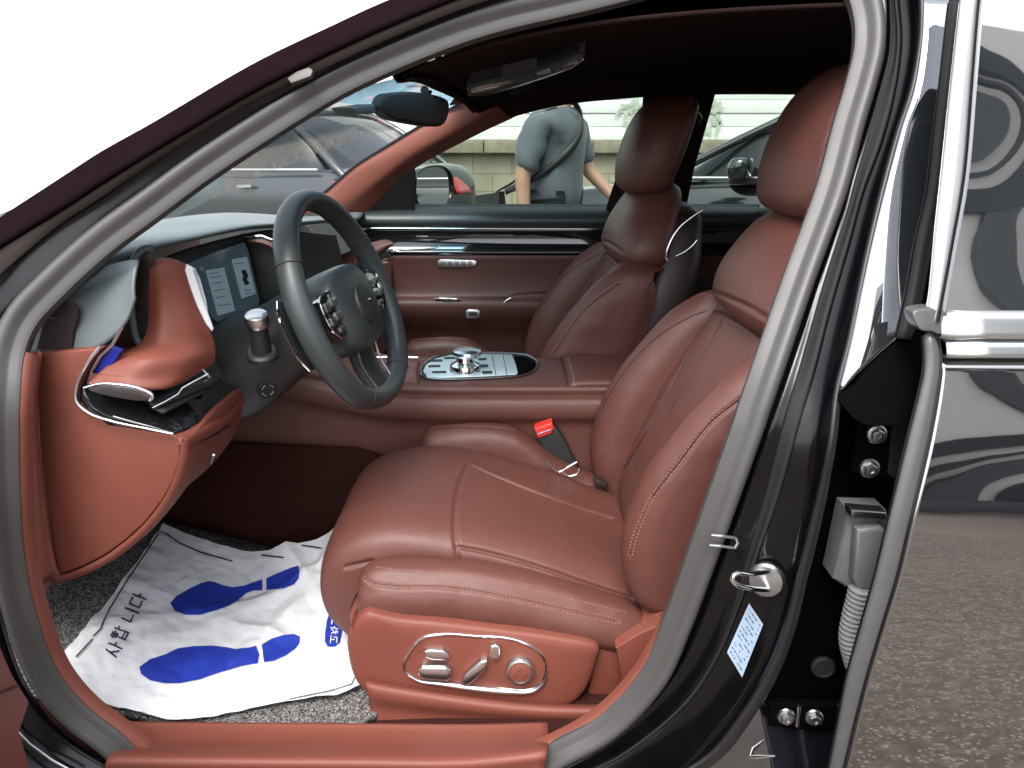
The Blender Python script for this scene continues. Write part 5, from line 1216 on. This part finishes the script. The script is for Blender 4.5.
rad = {'pel':.13,'bel':.125,'che':.125,'upc':.10,'nek':.055,'hed':.085,'top':.075,'hr':.085,'kr':.055,'ar':.04,'tr':.04,'hl':.085,'kl':.055,'al':.04,'tl':.04,'sr':.055,'er':.042,'wr':.030,'mr':.036,'sl':.055,'el':.042,'wl':.030,'ml':.036}
per = skin_obj('person', [bp_[k] for k in keys], [(keys.index(a), keys.index(b)) for a, b in E_], [rad[k] for k in keys], skin)
tag(per, 'man in a grey-blue short-sleeved shirt walking past with a dark strap across him', 'person')
ck = ['pel','bel','che','upc','sr','sh1','sl','sh2','nek']
cp_ = dict(bp_); cp_['pel'] = (0,0,.84); cp_['nek'] = (.025,0,1.40); cp_['sh1'] = (-.062,-.232,1.10); cp_['sh2'] = (.10,.235,1.11)
sht = skin_obj('shirt', [cp_[k] for k in ck], [(0,1),(1,2),(2,3),(3,4),(4,5),(3,6),(6,7),(3,8)], [(.175,.165),(.165,.155),(.165,.160),(.125,.13),.066,.068,.066,.068,.072], shirt, per)
nn_ = [v.normal.copy() for v in sht.data.vertices]
for v in sht.data.vertices:
    n = noise.noise(V((v.co.x*7, v.co.y*7, v.co.z*5 + v.co.x*9))); kz = min(1, max(0, (1.33 - v.co.z) / .08)); v.co += nn_[v.index] * (.012 * (1 - kz)) + kz * nn_[v.index] * (.012 * n + .030 * (abs(noise.noise(V((v.co.x*6, v.co.y*6, v.co.z*6 + v.co.x*14)))) - .25) + .004 * noise.noise(v.co * 30))
plate('shirt_collar', [V((.03,-.07,1.405)),V((.10,-.05,1.37)),V((.13,-.01,1.345)),V((.10,.05,1.37)),V((.03,.07,1.41)),V((-.04,.04,1.43)),V((-.04,-.04,1.43))], V((0,0,.03)), shirt, per, .008)
tk_ = ['pel','hr','kr','ar','hl','kl','al']
skin_obj('trousers', [bp_[k] for k in tk_], [(0,1),(1,2),(2,3),(0,4),(4,5),(5,6)], [(.120,.115),.098,.078,.068,.098,.078,.068], trous, per)
for s, (x, y) in ((-1,(.02,-.11)),(1,(.34,.11))): stack('shoe', [(x,y,.0,.13,.048),(x,y,.03,.135,.052),(x-.02,y,.07,.10,.045),(x-.06,y,.10,.06,.04)], M['dark2'], per, 30, 16, 2.4)
stack('hair', [(.035,0,1.50,.095,.092),(.03,0,1.56,.112,.098),(.04,0,1.63,.115,.092),(.05,0,1.69,.085,.07),(.05,0,1.705,.03,.03)], hairm, per, 30, 20, 2)
plate('nose', [V((.150,-.015,1.52)),V((.150,.015,1.52)),V((.145,.008,1.565)),V((.145,-.008,1.565))], V((.022,0,-.004)), skin, per, .005)
for s in (-1, 1):
    stack('ear', [(.055,s*.098,1.505,.012,.008),(.05,s*.103,1.535,.024,.011),(.05,s*.103,1.56,.022,.011),(.052,s*.098,1.575,.01,.006)], skin, per, 16, 12, 2)
    lathe('eye', [(.011,0),(.009,.005),(.003,.008)], V((.140,s*.035,1.555)), V((1,s*.2,0)), M['dark2'], per, 14)
tube('mouth', [V((.150,-.025,1.478)),V((.157,0,1.477)),V((.150,.025,1.478))], .004, M['redplastic'], per, 6)
for base, dirv in ((V((-.02,-.245,.78)), V((.05,0,-1))), (V((.33,.21,.91)), V((.85,-.05,-.5)))):
    dirv = dirv.normalized(); sd = dirv.cross(V((0,1,0))).normalized(); ncr = dirv.cross(sd)
    for k, (o_, L) in enumerate(((-.024,.062),(-.008,.072),(.008,.068),(.023,.054))):
        p0 = base + sd*o_; tube('finger', cr([p0, p0 + dirv*L*.5 - ncr*.004, p0 + dirv*L*.9 - ncr*.018], 10), .0078, skin, per, 8)
    tube('thumb', cr([base - sd*.03, base - sd*.05 + dirv*.025, base - sd*.052 + dirv*.05], 8), .009, skin, per, 8)
per.location = (.215, 2.42, -.02); per.rotation_euler = (0,0,R(-26)); per.scale = (1.0,.98,.985)
bag = plate('shoulder_bag', [V((x,-.20,z)) for x, z in ((-.32,.96),(-.19,.985),(-.17,.84),(-.19,.81),(-.30,.80),(-.33,.83))], V((0,-.08,0)), M['dark2'], None, .015)
bag.location = per.location; bag.rotation_euler = per.rotation_euler; bag.scale = (1,.9,1)
tag(bag, 'small black shoulder bag hanging at the walking man\'s hip', 'bag')
plate('bag_flap', [V((x,-.283,z)) for x, z in ((-.325,.962),(-.185,.985),(-.185,.90),(-.315,.885))], V((0,-.008,0)), M['dark'], bag, .003)
sp = cr([V((-.19,-.20,.98)),V((-.02,-.195,1.06)),V((.13,-.135,1.18)),V((.165,-.04,1.28)),V((.125,.05,1.375)),V((.03,.09,1.435)),V((-.08,.06,1.36)),V((-.15,-.02,1.2)),V((-.16,-.10,1.05)),V((-.24,-.20,.98))], 60)
sweep('bag_strap', sp, [(-.016,-.003),(.016,-.003),(.016,.003),(-.016,.003)], [ (p - V((.0,0,p.z))).normalized() for p in sp], M['dark'], bag)

# ---- pale building on the camera's side of the yard (seen mirrored in the door)
fac = empty('arcade_building', (3.0,-8.5,0)); tag(fac, 'pale arcaded building behind the camera, mirrored in the polished rear door', 'building')
cream = pm('cream_render', (.86,.83,.76), .8, var=(1.5,.05)); greyp = pm('grey_panel', (.07,.075,.08), .6, var=(2,.1)); dk = pm('dark_grey_panel', (.015,.017,.019), .5)
def fbox(nm, c, s, mt): return MB().add(*boxVF(V(c), s, None, .02)).build(nm, mt, fac, True)
fbox('wall', (11.5,-.3,4.2), (22,.5,8.4), cream)
fbox('plinth', (11.5,.02,.16), (22.1,.3,.32), greyp)
def arch(cx, cz, r0, r1, a0, a1, d, mt, nm='arch_band'):
    n = 40; P = [[V((cx + math.cos(t)*r, d + dd, cz + math.sin(t)*r)) for r, dd in ((r0,-.1),(r0,.0),(r1,.0),(r1,-.1))] for t in [R(a0 + (a1-a0)*i/n) for i in range(n+1)]]
    v, f = grid(P, cu=True); v = [V((p.x, p.y, max(p.z, .05))) for p in v]
    return MB().add(v, f).build(nm, mt, fac, True, 40)
k = 0
for cx in (2.4, 6.6, 10.8, 15.0, 19.2):
    arch(cx, .3, 0.02, .62, 0, 180, .10, dk); arch(cx, .3, .86, 1.28, 0, 180, .06, greyp); arch(cx, .3, 1.42, 1.50, 0, 180, .14, dk); arch(cx, .3, 1.66, 1.95, 0, 180, .08, dk)
    for cz, ox in ((3.9, 1.3), (6.3, -.8)):
        arch(cx+ox, cz, 0.02, .40, 0, 360, .10, dk); arch(cx+ox, cz, .62, .98, 0, 360, .06, greyp); arch(cx+ox, cz, 1.12, 1.20, 0, 360, .14, dk); arch(cx+ox, cz, 1.40, 1.80, 0, 360, .08 + .02*k, dk if k % 2 else greyp); k += 1
tag(fac, kind=None)

# ================================================================== light
w = bpy.data.worlds.new('World'); sc.world = w; w.use_nodes = True; nt = w.node_tree
bg = nt.nodes['Background']; sky = nt.nodes.new('ShaderNodeTexSky'); sky.sky_type = 'NISHITA'; sky.sun_disc = False
SEL, SAZ = 58, 196            # azimuth measured clockwise from +y
sky.sun_elevation = R(SEL); sky.sun_rotation = R(SAZ); sky.air_density = 1; sky.dust_density = 3.5; sky.ozone_density = .6
hs = nt.nodes.new('ShaderNodeHueSaturation'); hs.inputs['Saturation'].default_value = .35; nt.links.new(sky.outputs[0], hs.inputs['Color']); nt.links.new(hs.outputs[0], bg.inputs[0]); bg.inputs[1].default_value = .15
sd = bpy.data.lights.new('sun', 'SUN'); sd.energy = .6; sd.angle = R(26); sd.color = (1,.965,.92)
so = bpy.data.objects.new('sun', sd); COL.objects.link(so)
d = V((math.sin(R(SAZ))*math.cos(R(SEL)), math.cos(R(SAZ))*math.cos(R(SEL)), math.sin(R(SEL))))
so.rotation_euler = (-d).to_track_quat('-Z', 'Y').to_euler()
sc.view_settings.view_transform = 'Standard'; sc.view_settings.look = 'None'; sc.view_settings.gamma = 1; sc.view_settings.use_curve_mapping = False
sc.view_settings.exposure = 1.95
sc.cycles.max_bounces = 10; sc.cycles.transparent_max_bounces = 16; sc.cycles.diffuse_bounces = 5; sc.cycles.glossy_bounces = 5
sc.cycles.use_denoising = True; sc.cycles.sample_clamp_indirect = 6
